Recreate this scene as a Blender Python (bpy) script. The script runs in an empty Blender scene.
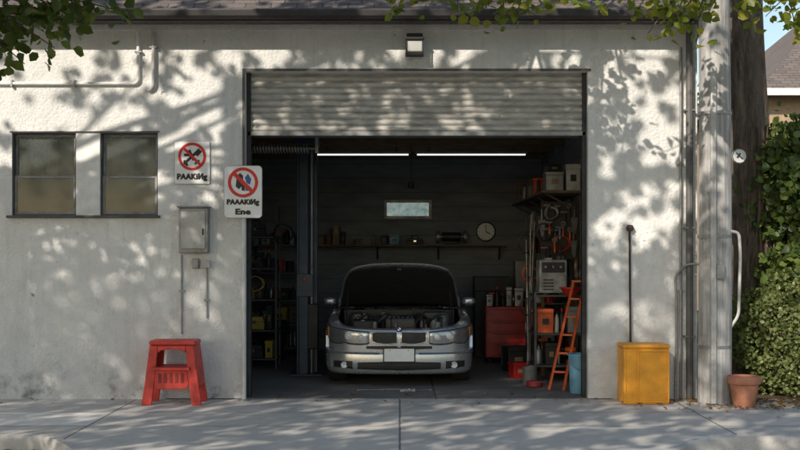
import bpy, math, random, bmesh
import numpy as np
from mathutils import Vector, Matrix, noise
random.seed(7); rng=np.random.default_rng(7)
SC=bpy.context.scene; COL=SC.collection
R=math.radians
SC.view_settings.view_transform='Standard'
try: SC.view_settings.look='None'
except Exception: pass
SC.view_settings.exposure=0
# ------------------------------------------------------------------ materials
def newmat(name):
    m=bpy.data.materials.new(name); m.use_nodes=True
    nt=m.node_tree; b=nt.nodes['Principled BSDF']; return m,nt,b
def nd(nt,t,**kw):
    n=nt.nodes.new(t)
    for k,v in kw.items(): setattr(n,k,v)
    return n
def mth(nt,op,a,b=None,c=None,clamp=False):
    n=nt.nodes.new('ShaderNodeMath'); n.operation=op; n.use_clamp=clamp
    for i,v in enumerate((a,b,c)):
        if v is None: continue
        if hasattr(v,'is_output'): nt.links.new(v,n.inputs[i])
        else: n.inputs[i].default_value=v
    return n.outputs[0]
def mixc(nt,f,a,b,mode='MIX'):
    n=nt.nodes.new('ShaderNodeMix'); n.data_type='RGBA'; n.blend_type=mode
    for idx,v in ((0,f),(6,a),(7,b)):
        if hasattr(v,'is_output'): nt.links.new(v,n.inputs[idx])
        elif idx==0: n.inputs[0].default_value=v
        else: n.inputs[idx].default_value=(*v,1) if len(v)==3 else v
    return n.outputs[2]
def ramp(nt,f,stops):
    n=nt.nodes.new('ShaderNodeValToRGB'); nt.links.new(f,n.inputs[0])
    e=n.color_ramp.elements
    while len(e)<len(stops): e.new(0.5)
    for i,(p,c) in enumerate(stops):
        e[i].position=p; e[i].color=(c,c,c,1) if not hasattr(c,'__len__') else (*c,1)
    return n.outputs[0]
def coords(nt,scale=(1,1,1)):
    tc=nt.nodes.new('ShaderNodeTexCoord'); mp=nt.nodes.new('ShaderNodeMapping')
    mp.inputs['Scale'].default_value=scale; nt.links.new(tc.outputs['Object'],mp.inputs[0]); return mp.outputs[0]
def nz(nt,vec,s,det=4,rough=.55):
    n=nt.nodes.new('ShaderNodeTexNoise'); nt.links.new(vec,n.inputs['Vector'])
    n.inputs['Scale'].default_value=s; n.inputs['Detail'].default_value=det; n.inputs['Roughness'].default_value=rough
    return n.outputs[0]
def bump(nt,b,h,st=.3,d=.01):
    n=nt.nodes.new('ShaderNodeBump'); nt.links.new(h,n.inputs['Height']); n.inputs['Strength'].default_value=st
    n.inputs['Distance'].default_value=d; nt.links.new(n.outputs[0],b.inputs['Normal']); return n
MC={}
def simple(name,c,rough=.6,metal=0,var=.25,ns=6,bs=.15,bn=60,stretch=(1,1,1),coat=0,dirt=None):
    if name in MC: return MC[name]
    m,nt,b=newmat(name); v=coords(nt,stretch)
    n1=nz(nt,v,ns,5,.6); f=ramp(nt,n1,[(.3,0),(.7,1)])
    c2=tuple(min(1,x*(1-var)) for x in c) if dirt is None else dirt
    c1=tuple(min(1,x*(1+var*.4)) for x in c)
    nt.links.new(mixc(nt,f,c1,c2),b.inputs['Base Color'])
    r=mth(nt,'MULTIPLY_ADD',n1,.3,rough-.15,clamp=True); nt.links.new(r,b.inputs['Roughness'])
    b.inputs['Metallic'].default_value=metal
    b.inputs['Coat Weight'].default_value=coat; b.inputs['Coat Roughness'].default_value=.05
    if bs>0: bump(nt,b,nz(nt,v,bn,3),bs,.004)
    MC[name]=m; return m
def stucco():
    m,nt,b=newmat('painted stucco'); v=coords(nt)
    sep=nd(nt,'ShaderNodeSeparateXYZ'); nt.links.new(v,sep.inputs[0]); z=sep.outputs[2]
    big=nz(nt,v,.9,6,.62); mid=nz(nt,v,5,6,.65); fine=nz(nt,v,90,3,.6); grit=nz(nt,v,28,5,.65)
    col=mixc(nt,ramp(nt,big,[(.38,0),(.62,1)]),(.86,.845,.81),(.77,.765,.745))
    col=mixc(nt,mth(nt,'MULTIPLY',ramp(nt,mid,[(.45,0),(.75,1)]),.28),col,(.54,.53,.51))
    vs=coords(nt,(6,6,.35)); st=nz(nt,vs,1.5,5,.7)
    col=mixc(nt,mth(nt,'MULTIPLY',ramp(nt,st,[(.52,0),(.72,1)]),.3),col,(.45,.44,.43))
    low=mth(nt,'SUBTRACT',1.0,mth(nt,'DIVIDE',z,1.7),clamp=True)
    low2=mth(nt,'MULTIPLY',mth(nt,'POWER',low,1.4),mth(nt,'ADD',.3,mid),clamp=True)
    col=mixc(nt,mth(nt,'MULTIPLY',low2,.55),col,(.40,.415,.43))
    vl=mth(nt,'SUBTRACT',1.0,mth(nt,'DIVIDE',z,.5),clamp=True)
    blot=mth(nt,'MULTIPLY',vl,ramp(nt,nz(nt,v,2.3,8,.75),[(.53,0),(.66,1)]),clamp=True)
    col=mixc(nt,mth(nt,'MULTIPLY',blot,1.0,clamp=True),col,(.15,.15,.15))
    chip=ramp(nt,nz(nt,v,9,3,.5),[(.725,0),(.74,1)])
    col=mixc(nt,mth(nt,'MULTIPLY',chip,.8),col,(.22,.21,.2))
    pit=ramp(nt,grit,[(.30,1),(.40,0)]); col=mixc(nt,mth(nt,'MULTIPLY',pit,.4),col,(.3,.29,.28))
    nt.links.new(col,b.inputs['Base Color']); b.inputs['Roughness'].default_value=.93
    h=mth(nt,'ADD',mth(nt,'MULTIPLY',fine,.5),mth(nt,'MULTIPLY',grit,1.7))
    h=mth(nt,'ADD',h,mth(nt,'MULTIPLY',mid,2.0)); h=mth(nt,'SUBTRACT',h,mth(nt,'MULTIPLY',chip,.6))
    bump(nt,b,h,.8,.015); return m
STUCCO=stucco()
def concrete(name,c,lines_x=(),lines_y=(),dark=.7,slab=None):
    m,nt,b=newmat(name); v=coords(nt); sep=nd(nt,'ShaderNodeSeparateXYZ'); nt.links.new(v,sep.inputs[0])
    X,Y=sep.outputs[0],sep.outputs[1]
    big=nz(nt,v,.8,6,.65); mid=nz(nt,v,4.5,6,.7); fine=nz(nt,v,120,2,.6)
    col=mixc(nt,ramp(nt,big,[(.35,0),(.65,1)]),c,tuple(x*dark for x in c))
    col=mixc(nt,mth(nt,'MULTIPLY',ramp(nt,mid,[(.5,0),(.72,1)]),.55),col,tuple(x*.5 for x in c))
    col=mixc(nt,mth(nt,'MULTIPLY',ramp(nt,fine,[(.4,0),(.7,1)]),.35),col,tuple(min(1,x*1.5) for x in c))
    if slab:
        x0,x1,y0,y1,sc=slab
        s=mth(nt,'MULTIPLY',mth(nt,'GREATER_THAN',X,x0),mth(nt,'LESS_THAN',X,x1))
        s=mth(nt,'MULTIPLY',s,mth(nt,'MULTIPLY',mth(nt,'GREATER_THAN',Y,y0),mth(nt,'LESS_THAN',Y,y1)))
        col=mixc(nt,mth(nt,'MULTIPLY',s,mth(nt,'SUBTRACT',1.15,mid),clamp=True),col,sc)
    wob=mth(nt,'MULTIPLY_ADD',nz(nt,v,7,4),.02,-.01); g=None
    for ax,ls in ((X,lines_x),(Y,lines_y)):
        for l in ls:
            d=mth(nt,'ABSOLUTE',mth(nt,'SUBTRACT',mth(nt,'ADD',ax,wob),l))
            d=mth(nt,'SUBTRACT',1.0,mth(nt,'DIVIDE',d,.014),clamp=True)
            g=d if g is None else mth(nt,'MAXIMUM',g,d)
    if g is not None: col=mixc(nt,mth(nt,'MULTIPLY',g,.85),col,(.04,.036,.03))
    nt.links.new(col,b.inputs['Base Color']); b.inputs['Roughness'].default_value=.88
    h=mth(nt,'ADD',mth(nt,'MULTIPLY',fine,.4),mid)
    if g is not None: h=mth(nt,'SUBTRACT',h,mth(nt,'MULTIPLY',g,2.5))
    bump(nt,b,h,.5,.008)
    return m
PAVE=concrete('pavement concrete',(.55,.52,.475),(-6.0,-2.92,0.0,3.0,6.0),(-1.02,-1.95),dark=.8,slab=(-8,-2.94,-1.9,-1.06,(.76,.73,.68)))
KERB=concrete('kerb concrete',(.54,.51,.47))
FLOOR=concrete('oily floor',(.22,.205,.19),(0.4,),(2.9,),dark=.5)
ASPH=simple('asphalt',(.05,.05,.05),.9,var=.4,ns=8,bs=.6,bn=150)
SOIL=simple('soil',(.085,.062,.042),.95,var=.5,ns=9,bs=.8,bn=50)
GRASSM=simple('grassland',(.06,.075,.03),.95,var=.4,ns=3,bs=.5,bn=60)
def shingle():
    m,nt,b=newmat('asphalt shingles')
    tc=nd(nt,'ShaderNodeTexCoord'); br=nt.nodes.new('ShaderNodeTexBrick')
    sep=nd(nt,'ShaderNodeSeparateXYZ'); nt.links.new(tc.outputs['Object'],sep.inputs[0])
    cb=nd(nt,'ShaderNodeCombineXYZ'); nt.links.new(sep.outputs[0],cb.inputs[0]); nt.links.new(mth(nt,'MULTIPLY',sep.outputs[1],1.22),cb.inputs[1])
    nt.links.new(cb.outputs[0],br.inputs['Vector']); br.inputs['Scale'].default_value=1
    br.inputs['Brick Width'].default_value=.28; br.inputs['Row Height'].default_value=.13; br.inputs['Mortar Size'].default_value=.008
    br.inputs['Color1'].default_value=(.19,.155,.135,1); br.inputs['Color2'].default_value=(.10,.085,.08,1); br.inputs['Mortar'].default_value=(.015,.015,.015,1)
    v=coords(nt); n=nz(nt,v,40,4)
    nt.links.new(mixc(nt,ramp(nt,n,[(.3,0),(.7,.6)]),br.outputs[0],(.22,.18,.16)),b.inputs['Base Color']); b.inputs['Roughness'].default_value=.95
    bump(nt,b,mth(nt,'SUBTRACT',n,mth(nt,'MULTIPLY',br.outputs['Fac'],2)),.7,.02); return m
SHING=shingle()
def boards(name,c,pitch,axis=2,gs=.45):
    m,nt,b=newmat(name); v=coords(nt); sep=nd(nt,'ShaderNodeSeparateXYZ'); nt.links.new(v,sep.inputs[0])
    fr=mth(nt,'FRACT',mth(nt,'DIVIDE',sep.outputs[axis],pitch)); g=mth(nt,'LESS_THAN',fr,.045)
    n=nz(nt,coords(nt,(1,1,3)),2.2,6,.65)
    col=mixc(nt,ramp(nt,n,[(.3,0),(.7,1)]),c,tuple(x*.65 for x in c)); col=mixc(nt,mth(nt,'MULTIPLY',g,gs),col,(.012,.012,.012))
    nt.links.new(col,b.inputs['Base Color']); b.inputs['Roughness'].default_value=.8
    bump(nt,b,mth(nt,'SUBTRACT',mth(nt,'MULTIPLY',n,.3),mth(nt,'MULTIPLY',g,.5)),.4,.008); return m
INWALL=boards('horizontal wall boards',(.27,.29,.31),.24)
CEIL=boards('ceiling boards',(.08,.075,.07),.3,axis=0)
SHUT=simple('galvanised shutter',(.52,.50,.46),.5,.1,.4,5,.1,90,(1.0,1,4))
DKMET=simple('dark metal',(.05,.05,.052),.5,.6,.3)
GRMET=simple('grey metal',(.30,.30,.30),.45,.5,.35)
RACKM=simple('dark rack steel',(.09,.095,.10),.5,.4,.35)
LTMET=simple('pale painted metal',(.50,.49,.47),.5,.1,.35,9)
GUTT=simple('gutter metal',(.06,.055,.055),.5,.3,.3)
CREAM=simple('cream paint',(.80,.79,.76),.6,0,.2,7)
WFR=simple('weathered sash paint',(.30,.30,.295),.6,.0,.4,12)
WDK=simple('window outer frame',(.10,.10,.10),.6,.1,.35)
RED=simple('faded red plastic',(.62,.05,.035),.5,0,.4,7,.25,50)
REDM=simple('red enamel',(.5,.025,.02),.35,0,.35,5)
ORNG=simple('orange yellow plastic',(.88,.37,.02),.48,0,.25,6,.2,40)
LADR=simple('orange ladder paint',(.75,.13,.03),.45,0,.35,8)
BLUE=simple('blue plastic',(.16,.36,.50),.45,0,.3)
BLUED=simple('dark blue enamel',(.035,.055,.09),.4,.2,.35)
TERRA=simple('terracotta',(.42,.18,.11),.85,0,.35,8,.3,50)
BLK=simple('black plastic',(.02,.02,.02),.5,0,.2)
RUB=simple('tyre rubber',(.025,.025,.025),.8,0,.2)
WHT=simple('white plastic',(.55,.54,.52),.45,0,.35)
CARD=simple('cardboard',(.30,.20,.11),.85,0,.3)
WOODM=simple('shelf wood',(.18,.12,.07),.7,0,.4,5,.2,40,(1,6,6))
YEL=simple('yellow plastic',(.5,.35,.05),.5,0,.3)
GRN=simple('green enamel',(.05,.16,.09),.45,0,.3)
CHROME=simple('chrome',(.85,.85,.85),.18,1,.1,6,0)
ALU=simple('cast aluminium',(.36,.36,.36),.45,.8,.35,12,.3,60)
PAINT=simple('metallic silver car paint',(.54,.565,.595),.27,.65,.05,4,0,coat=1)
LINER=simple('bonnet liner',(.016,.016,.017),.85,0,.3,8,.4,90)
SIGNW=simple('white sign enamel',(.86,.86,.85),.35,0,.1,9,0)
SIGNR=simple('red sign enamel',(.66,.02,.02),.35,0,.1,9,0)
SIGNK=simple('black sign print',(.015,.015,.02),.4,0,.1,9,0)
SIGNB=simple('blue sign print',(.03,.12,.35),.4,0,.1,9,0)
AMBER=simple('amber lens',(.9,.33,.05),.15,0,.1,9,0,coat=.5)
def glassy(name,c,rough=.05,spec=.8):
    m,nt,b=newmat(name); v=coords(nt); n=nz(nt,v,2.5,4)
    nt.links.new(mixc(nt,n,c,tuple(x*.5 for x in c)),b.inputs['Base Color'])
    b.inputs['Roughness'].default_value=rough; b.inputs['Specular IOR Level'].default_value=spec; b.inputs['Coat Weight'].default_value=.5
    bump(nt,b,nz(nt,v,3,2),.04,.02); return m
CARGL=glassy('tinted car glass',(.015,.018,.02))
LENS=glassy('headlamp lens',(.85,.88,.90),.06)
def pane():
    m,nt,b=newmat('window pane'); out=nt.nodes['Material Output']
    tr=nt.nodes.new('ShaderNodeBsdfTransparent'); tr.inputs[0].default_value=(.62,.68,.68,1)
    gl=nt.nodes.new('ShaderNodeBsdfGlossy'); gl.inputs['Roughness'].default_value=.08
    df=nt.nodes.new('ShaderNodeBsdfDiffuse'); v=coords(nt); n=nz(nt,v,3,5,.6)
    df.inputs[0].default_value=(.17,.195,.19,1)
    m1=nt.nodes.new('ShaderNodeMixShader'); nt.links.new(mth(nt,'MULTIPLY',ramp(nt,n,[(.35,.4),(.75,.9)]),.5),m1.inputs[0]); nt.links.new(tr.outputs[0],m1.inputs[1]); nt.links.new(df.outputs[0],m1.inputs[2])
    fr=nt.nodes.new('ShaderNodeFresnel'); fr.inputs[0].default_value=1.5
    m2=nt.nodes.new('ShaderNodeMixShader'); nt.links.new(fr.outputs[0],m2.inputs[0]); nt.links.new(m1.outputs[0],m2.inputs[1]); nt.links.new(gl.outputs[0],m2.inputs[2])
    nt.links.new(m2.outputs[0],out.inputs[0]); return m
PANE=pane()
def emis(name,c,s):
    m,nt,b=newmat(name); b.inputs['Base Color'].default_value=(*c,1); b.inputs['Emission Color'].default_value=(*c,1); b.inputs['Emission Strength'].default_value=s; return m
TUBE=emis('fluorescent tube',(.93,.98,1),2.4)
def screen():
    m,nt,b=newmat('frosted lit pane'); v=coords(nt); n=nz(nt,v,9,5,.7)
    c=mixc(nt,ramp(nt,n,[(.35,0),(.65,1)]),(.25,.45,.42),(.75,.85,.8)); nt.links.new(c,b.inputs['Emission Color']); b.inputs['Emission Strength'].default_value=.38
    b.inputs['Base Color'].default_value=(.1,.15,.15,1); return m
SCRN=screen()
def leafmat(name,cols,trans=.35):
    m,nt,b=newmat(name); out=nt.nodes['Material Output']
    g=nt.nodes.new('ShaderNodeNewGeometry'); n=nt.nodes.new('ShaderNodeValToRGB'); nt.links.new(g.outputs['Random Per Island'],n.inputs[0])
    e=n.color_ramp.elements
    while len(e)<len(cols): e.new(.5)
    for i,c in enumerate(cols): e[i].position=i/(len(cols)-1); e[i].color=(*c,1)
    nt.links.new(n.outputs[0],b.inputs['Base Color']); b.inputs['Roughness'].default_value=.45
    t=nt.nodes.new('ShaderNodeBsdfTranslucent'); tm=mixc(nt,.5,n.outputs[0],(.32,.38,.03)); nt.links.new(tm,t.inputs[0])
    mx=nt.nodes.new('ShaderNodeMixShader'); mx.inputs[0].default_value=trans
    nt.links.new(b.outputs[0],mx.inputs[1]); nt.links.new(t.outputs[0],mx.inputs[2]); nt.links.new(mx.outputs[0],out.inputs[0]); return m
LEAF=leafmat('street tree leaves',[(.04,.075,.015),(.08,.12,.025),(.12,.16,.035)])
LEAFY=leafmat('sunlit yellow-green leaves',[(.08,.13,.02),(.18,.22,.035),(.34,.30,.04)],.5)  # yellow-green raised in the colour so the leaves look sunlit
IVY=leafmat('ivy leaves',[(.04,.075,.018),(.08,.13,.03),(.15,.20,.045)],.3)
BUSH=leafmat('hedge leaves',[(.10,.14,.045),(.17,.21,.07),(.27,.28,.11)],.35)
DRY=leafmat('dry leaves',[(.18,.085,.025),(.36,.19,.05),(.12,.06,.025)],.1)
def bark(name,c):
    m,nt,b=newmat(name); v=coords(nt,(1,1,.22)); n=nz(nt,v,14,6,.7); w=nz(nt,v,45,3)
    nt.links.new(mixc(nt,ramp(nt,n,[(.35,0),(.65,1)]),tuple(x*.3 for x in c),c),b.inputs['Base Color']); b.inputs['Roughness'].default_value=.95
    bump(nt,b,mth(nt,'ADD',n,mth(nt,'MULTIPLY',w,.3)),1,.06); return m
BARK=bark('bark',(.22,.165,.125))
def polewood():
    m,nt,b=newmat('weathered pole wood'); v=coords(nt,(1,1,.06)); n=nz(nt,v,22,6,.7); w=nz(nt,coords(nt),3,5,.7)
    c=mixc(nt,ramp(nt,n,[(.35,0),(.65,1)]),(.26,.25,.24),(.54,.53,.51)); c=mixc(nt,mth(nt,'MULTIPLY',ramp(nt,w,[(.5,0),(.7,1)]),.5),c,(.17,.16,.15))
    nt.links.new(c,b.inputs['Base Color']); b.inputs['Roughness'].default_value=.9; bump(nt,b,n,.8,.02); return m
POLE=polewood()
# ------------------------------------------------------------------ builder
OFF={}
def thing(name,label,cat,loc=(0,0,0),group=None,kind=None):
    o=bpy.data.objects.new(name,None); COL.objects.link(o); o.location=loc; o.empty_display_size=.1
    OFF[o.name]=Vector(loc); o['label']=label; o['category']=cat
    if group:o['group']=group
    if kind:o['kind']=kind
    return o
class B:
    def __init__(s): s.v=[];s.f=[];s.m=[];s.parts=[]
    def add(s,v,f,mi=0):
        n=len(s.v); s.v+= [tuple(x) for x in v]; s.f+=[tuple(i+n for i in q) for q in f]; s.m+=[mi]*len(f); s.parts.append((v,f)); return s
    def box(s,x0,x1,y0,y1,z0,z1,mi=0):
        return s.add([(x0,y0,z0),(x1,y0,z0),(x1,y1,z0),(x0,y1,z0),(x0,y0,z1),(x1,y0,z1),(x1,y1,z1),(x0,y1,z1)],
          [(0,3,2,1),(4,5,6,7),(0,1,5,4),(1,2,6,5),(2,3,7,6),(3,0,4,7)],mi)
    def obox(s,p0,p1,w,h,up=(0,0,1),mi=0):
        p0,p1=Vector(p0),Vector(p1); d=(p1-p0).normalized(); u=Vector(up); a=d.cross(u)
        if a.length<1e-4: a=d.cross(Vector((1,0,0)))
        a.normalize(); c=a.cross(d).normalized(); v=[]
        for p in (p0,p1):
            for i,j in ((-1,-1),(1,-1),(1,1),(-1,1)): v.append(p+a*i*w/2+c*j*h/2)
        return s.add(v,[(0,3,2,1),(4,5,6,7),(0,1,5,4),(1,2,6,5),(2,3,7,6),(3,0,4,7)],mi)
    def tube(s,pts,r,n=10,mi=0,cap=True):
        pts=[Vector(p) for p in pts]; k=len(pts); rs=r if hasattr(r,'__len__') else [r]*k
        ref=None; fs=[]; vs=[]
        for i,p in enumerate(pts):
            d=(pts[min(i+1,k-1)]-pts[max(i-1,0)]).normalized()
            if ref is None: ref=d.orthogonal().normalized()
            ref=(ref-d*ref.dot(d)); ref=ref.normalized() if ref.length>1e-5 else d.orthogonal().normalized()
            q=d.cross(ref)
            for j in range(n):
                a=2*math.pi*j/n; vs.append(p+(ref*math.cos(a)+q*math.sin(a))*rs[i])
        for i in range(k-1):
            for j in range(n): fs.append((i*n+j,i*n+(j+1)%n,(i+1)*n+(j+1)%n,(i+1)*n+j))
        if cap: fs.append(tuple(range(n-1,-1,-1))); fs.append(tuple((k-1)*n+j for j in range(n)))
        return s.add(vs,fs,mi)
    def cyl(s,p0,p1,r0,r1=None,n=20,mi=0): return s.tube([p0,p1],[r0,r0 if r1 is None else r1],n,mi)
    def lathe(s,prof,c=(0,0,0),axis='z',n=28,mi=0):
        vs=[];fs=[]; c=Vector(c)
        for r,h in prof:
            for j in range(n):
                a=2*math.pi*j/n; u,w=r*math.cos(a),r*math.sin(a)
                p={'z':(u,w,h),'y':(u,h,w),'x':(h,u,w)}[axis]; vs.append(c+Vector(p))
        for i in range(len(prof)-1):
            for j in range(n): fs.append((i*n+j,i*n+(j+1)%n,(i+1)*n+(j+1)%n,(i+1)*n+j))
        return s.add(vs,fs,mi)
    def prism(s,pts,y0,y1,mi=0):
        n=len(pts); v=[(x,y0,z) for x,z in pts]+[(x,y1,z) for x,z in pts]
        return s.add(v,[tuple(range(n)),tuple(range(2*n-1,n-1,-1))]+[(i,i+n,(i+1)%n+n,(i+1)%n) for i in range(n)],mi)
    def grid(s,rows,mi=0,closed=False):
        c=len(rows[0]); v=[p for r in rows for p in r]; f=[]
        for i in range(len(rows)-1):
            for j in range(c if closed else c-1): f.append((i*c+j,i*c+(j+1)%c,(i+1)*c+(j+1)%c,(i+1)*c+j))
        return s.add(v,f,mi)
    def each(s,name,mats,parent,**kw):
        o=None
        for v,f in s.parts:
            b=B(); b.add(v,f); o=b.make(name,mats,parent,**kw)
        return o
    def make(s,name,mats,parent=None,bevel=0,smooth=False,loc=(0,0,0),solid=0,seg=2,ang=35,fixn=True):
        off=OFF[parent.name] if parent else Vector(loc)
        me=bpy.data.meshes.new(name); me.from_pydata([(a-off.x,b-off.y,c-off.z) for a,b,c in s.v],[],s.f); 
        mats=mats if isinstance(mats,(list,tuple)) else [mats]
        for m in mats: me.materials.append(m)
        me.polygons.foreach_set('material_index',s.m)
        if fixn:
            bm=bmesh.new(); bm.from_mesh(me); bmesh.ops.recalc_face_normals(bm,faces=bm.faces); bm.to_mesh(me); bm.free()
        o=bpy.data.objects.new(name,me); COL.objects.link(o)
        if parent: o.parent=parent; OFF[o.name]=off
        else: o.location=loc; OFF[o.name]=off
        if smooth:
            me.polygons.foreach_set('use_smooth',[True]*len(me.polygons)); me.set_sharp_from_angle(angle=R(ang))
        if solid:
            md=o.modifiers.new('s','SOLIDIFY'); md.thickness=solid; md.offset=0
        if bevel:
            md=o.modifiers.new('b','BEVEL'); md.width=bevel; md.segments=seg; md.limit_method='ANGLE'; md.angle_limit=R(30)
        me.update(); return o
def lab(o,label,cat,group=None,kind=None):
    o['label']=label;o['category']=cat
    if group:o['group']=group
    if kind:o['kind']=kind
    return o
def kindof(o,k): o['kind']=k; return o
def leaves_obj(name,C,size,mat,parent=None,loc=(0,0,0),flat=0,jit=.35,aspect=.75,droop=0):
    C=np.asarray(C,float); n=len(C); off=OFF[parent.name] if parent else Vector(loc)
    nrm=rng.normal(size=(n,3)); nrm[:,2]+=flat*2; nrm/=np.linalg.norm(nrm,axis=1)[:,None]
    d=rng.normal(size=(n,3)); d[:,2]-=droop; d-=nrm*(d*nrm).sum(1)[:,None]; d/=np.linalg.norm(d,axis=1)[:,None]
    w=np.cross(nrm,d); L=(size*(1+rng.uniform(-jit,jit,n)))[:,None]; W=L*aspect*.5
    fold=nrm*L*.12
    base=C-d*L*.5; tip=C+d*L*.5-fold*.6
    l1=C-d*L*.22+w*W*.9+fold; l2=C+d*L*.15+w*W+fold*.8; r1=C-d*L*.22-w*W*.9+fold; r2=C+d*L*.15-w*W+fold*.8
    V=np.stack([base,l1,l2,tip,r2,r1],1).reshape(-1,3)-np.array(off)
    me=bpy.data.meshes.new(name); me.vertices.add(n*6); me.vertices.foreach_set('co',V.ravel().astype(np.float32))
    i=np.arange(n)[:,None]*6; F=np.concatenate([i+np.array([0,1,2,3]),i+np.array([0,3,4,5])],1).ravel()
    me.loops.add(n*8); me.loops.foreach_set('vertex_index',F.astype(np.int32))
    me.polygons.add(n*2); me.polygons.foreach_set('loop_start',(np.arange(n*2)*4).astype(np.int32)); 
    me.update(calc_edges=True); me.validate()
    me.materials.append(mat); o=bpy.data.objects.new(name,me); COL.objects.link(o)
    if parent:o.parent=parent
    else:o.location=loc
    return o
def text(name,s,width,height,x,y,z,mat,parent,fat=.005):
    cu=bpy.data.curves.new(name+'c','FONT'); cu.body=s; cu.size=1; cu.align_x='CENTER'; cu.align_y='CENTER'; cu.offset=.02; cu.space_character=1.06
    t=bpy.data.objects.new(name+'t',cu); COL.objects.link(t); bpy.context.view_layer.update()
    me0=bpy.data.meshes.new_from_object(t.evaluated_get(bpy.context.evaluated_depsgraph_get())); bpy.data.objects.remove(t)
    off=OFF[parent.name]; X=[v.co.x for v in me0.vertices]; Y=[v.co.y for v in me0.vertices]
    x0,x1,y0,y1=min(X),max(X),min(Y),max(Y); w=width-2*fat
    V=[];F=[]
    for k,(dx,dz) in enumerate(((0,0),(-fat,0),(fat,0),(0,fat*.6),(0,-fat*.6))):
        n=len(V)
        for v in me0.vertices: V.append(Vector(((v.co.x-(x0+x1)/2)/(x1-x0)*w+x+dx,y-.0003*k,(v.co.y-(y0+y1)/2)/(y1-y0)*height+z+dz))-off)
        F+=[tuple(i+n for i in p.vertices) for p in me0.polygons]
    me=bpy.data.meshes.new(name); me.from_pydata(V,[],F); me.materials.append(mat)
    o=bpy.data.objects.new(name,me); COL.objects.link(o); o.parent=parent; return o
def rrect(x0,x1,z0,z1,r,n=6):
    p=[]
    for cx,cz,a0 in ((x1-r,z0+r,-90),(x1-r,z1-r,0),(x0+r,z1-r,90),(x0+r,z0+r,180)):
        for i in range(n+1): a=R(a0+90*i/n); p.append((cx+r*math.cos(a),cz+r*math.sin(a)))
    return p
# ------------------------------------------------------------------ world / sun / camera
S=Vector((-.62,-1,.66)).normalized()
elev=math.asin(S.z); rot=math.atan2(S.x,S.y)%(2*math.pi)
w=bpy.data.worlds.new('World'); SC.world=w; w.use_nodes=True; nt=w.node_tree; bg=nt.nodes['Background']
sk=nt.nodes.new('ShaderNodeTexSky'); sk.sky_type='NISHITA'; sk.sun_disc=False; sk.sun_elevation=elev; sk.sun_rotation=rot; sk.air_density=1.3; sk.dust_density=1.0
nt.links.new(sk.outputs[0],bg.inputs[0]); bg.inputs[1].default_value=.15
sl=bpy.data.lights.new('sun','SUN'); sl.energy=4.8; sl.angle=R(.6); sl.color=(1,.91,.79)
so=bpy.data.objects.new('sun',sl); COL.objects.link(so); so.rotation_euler=S.to_track_quat('Z','Y').to_euler(); so.location=S*30
cam=bpy.data.cameras.new('camera'); co=bpy.data.objects.new('camera',cam); COL.objects.link(co); SC.camera=co
CY=12.34; co.location=(0,-CY,1.6); co.rotation_euler=(R(90),0,0); cam.lens=50; cam.sensor_width=36; cam.shift_y=30/800; cam.clip_end=2000
# ------------------------------------------------------------------ ground
g=B().add([(-500,-300,-.16),(500,-300,-.16),(500,700,-.16),(-500,700,-.16)],[(0,1,2,3)]).make('ground',GRASSM); kindof(g,'structure')
r=B().add([(-200,-11.5,-.13),(200,-11.5,-.13),(200,-2.2,-.13),(-200,-2.2,-.13)],[(0,1,2,3)]).make('road',ASPH); kindof(r,'structure')
def sst(a,b,x): t=max(0,min(1,(x-a)/(b-a))); return t*t*(3-2*t)
def fy(x):
    y=-4.3
    y+= (1.78)*(1-sst(-3.3,-1.9,x)); y+=1.70*sst(1.6,2.8,x); return y
xs=[-60,-30,-10,-6,-4]+[-3.5+i*.05 for i in range(35)]+[-1.7,-1,0,1,1.5]+[1.6+i*.05 for i in range(29)]+[4,6,10,30,60]
b=B(); b.grid([[(x,fy(x)+.13,0) for x in xs],[(x,0,0) for x in xs]])
pv=b.make('pavement',PAVE); kindof(pv,'structure')
b=B(); b.grid([[(x,fy(x),-.15) for x in xs],[(x,fy(x)+.004,-.02) for x in xs],[(x,fy(x)+.025,.004) for x in xs],[(x,fy(x)+.14,.004) for x in xs],[(x,fy(x)+.142,-.01) for x in xs]])
kb=b.make('kerb',KERB,smooth=True,ang=60); kindof(kb,'structure')
b=B().box(3.31,40,.0,14,-.15,.006); yd=b.make('yard_soil',SOIL); kindof(yd,'structure')
b=B().box(-200,200,-15,-11.5,-.15,-.01); kindof(b.make('far_pavement',KERB),'structure')
# ------------------------------------------------------------------ building
bl=thing('garage_building','white stucco garage with dark shingle roof and open roller door','building',(0,0,0))
OX0,OX1,OZ=-1.72,2.09,3.64; XR=3.3; ZT=4.2
WX=[(-4.31,-3.6),(-3.33,-2.69)]; WZ=(2.04,2.96)
def wall_holes(xs,zs,holes,y0,y1):
    b=B(); 
    def solid(i,j):
        if i<0 or j<0 or i>=len(xs)-1 or j>=len(zs)-1: return False
        cx=(xs[i]+xs[i+1])/2; cz=(zs[j]+zs[j+1])/2
        return not any(h[0]<cx<h[1] and h[2]<cz<h[3] for h in holes)
    for i in range(len(xs)-1):
        for j in range(len(zs)-1):
            if not solid(i,j): continue
            a,c,d,e=xs[i],xs[i+1],zs[j],zs[j+1]
            b.add([(a,y0,d),(c,y0,d),(c,y0,e),(a,y0,e)],[(0,1,2,3)]); b.add([(a,y1,d),(c,y1,d),(c,y1,e),(a,y1,e)],[(3,2,1,0)])
            if not solid(i-1,j): b.add([(a,y0,d),(a,y1,d),(a,y1,e),(a,y0,e)],[(3,2,1,0)])
            if not solid(i+1,j): b.add([(c,y0,d),(c,y1,d),(c,y1,e),(c,y0,e)],[(0,1,2,3)])
            if not solid(i,j-1): b.add([(a,y0,d),(c,y0,d),(c,y1,d),(a,y1,d)],[(3,2,1,0)])
            if not solid(i,j+1): b.add([(a,y0,e),(c,y0,e),(c,y1,e),(a,y1,e)],[(0,1,2,3)])
    return b
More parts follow.
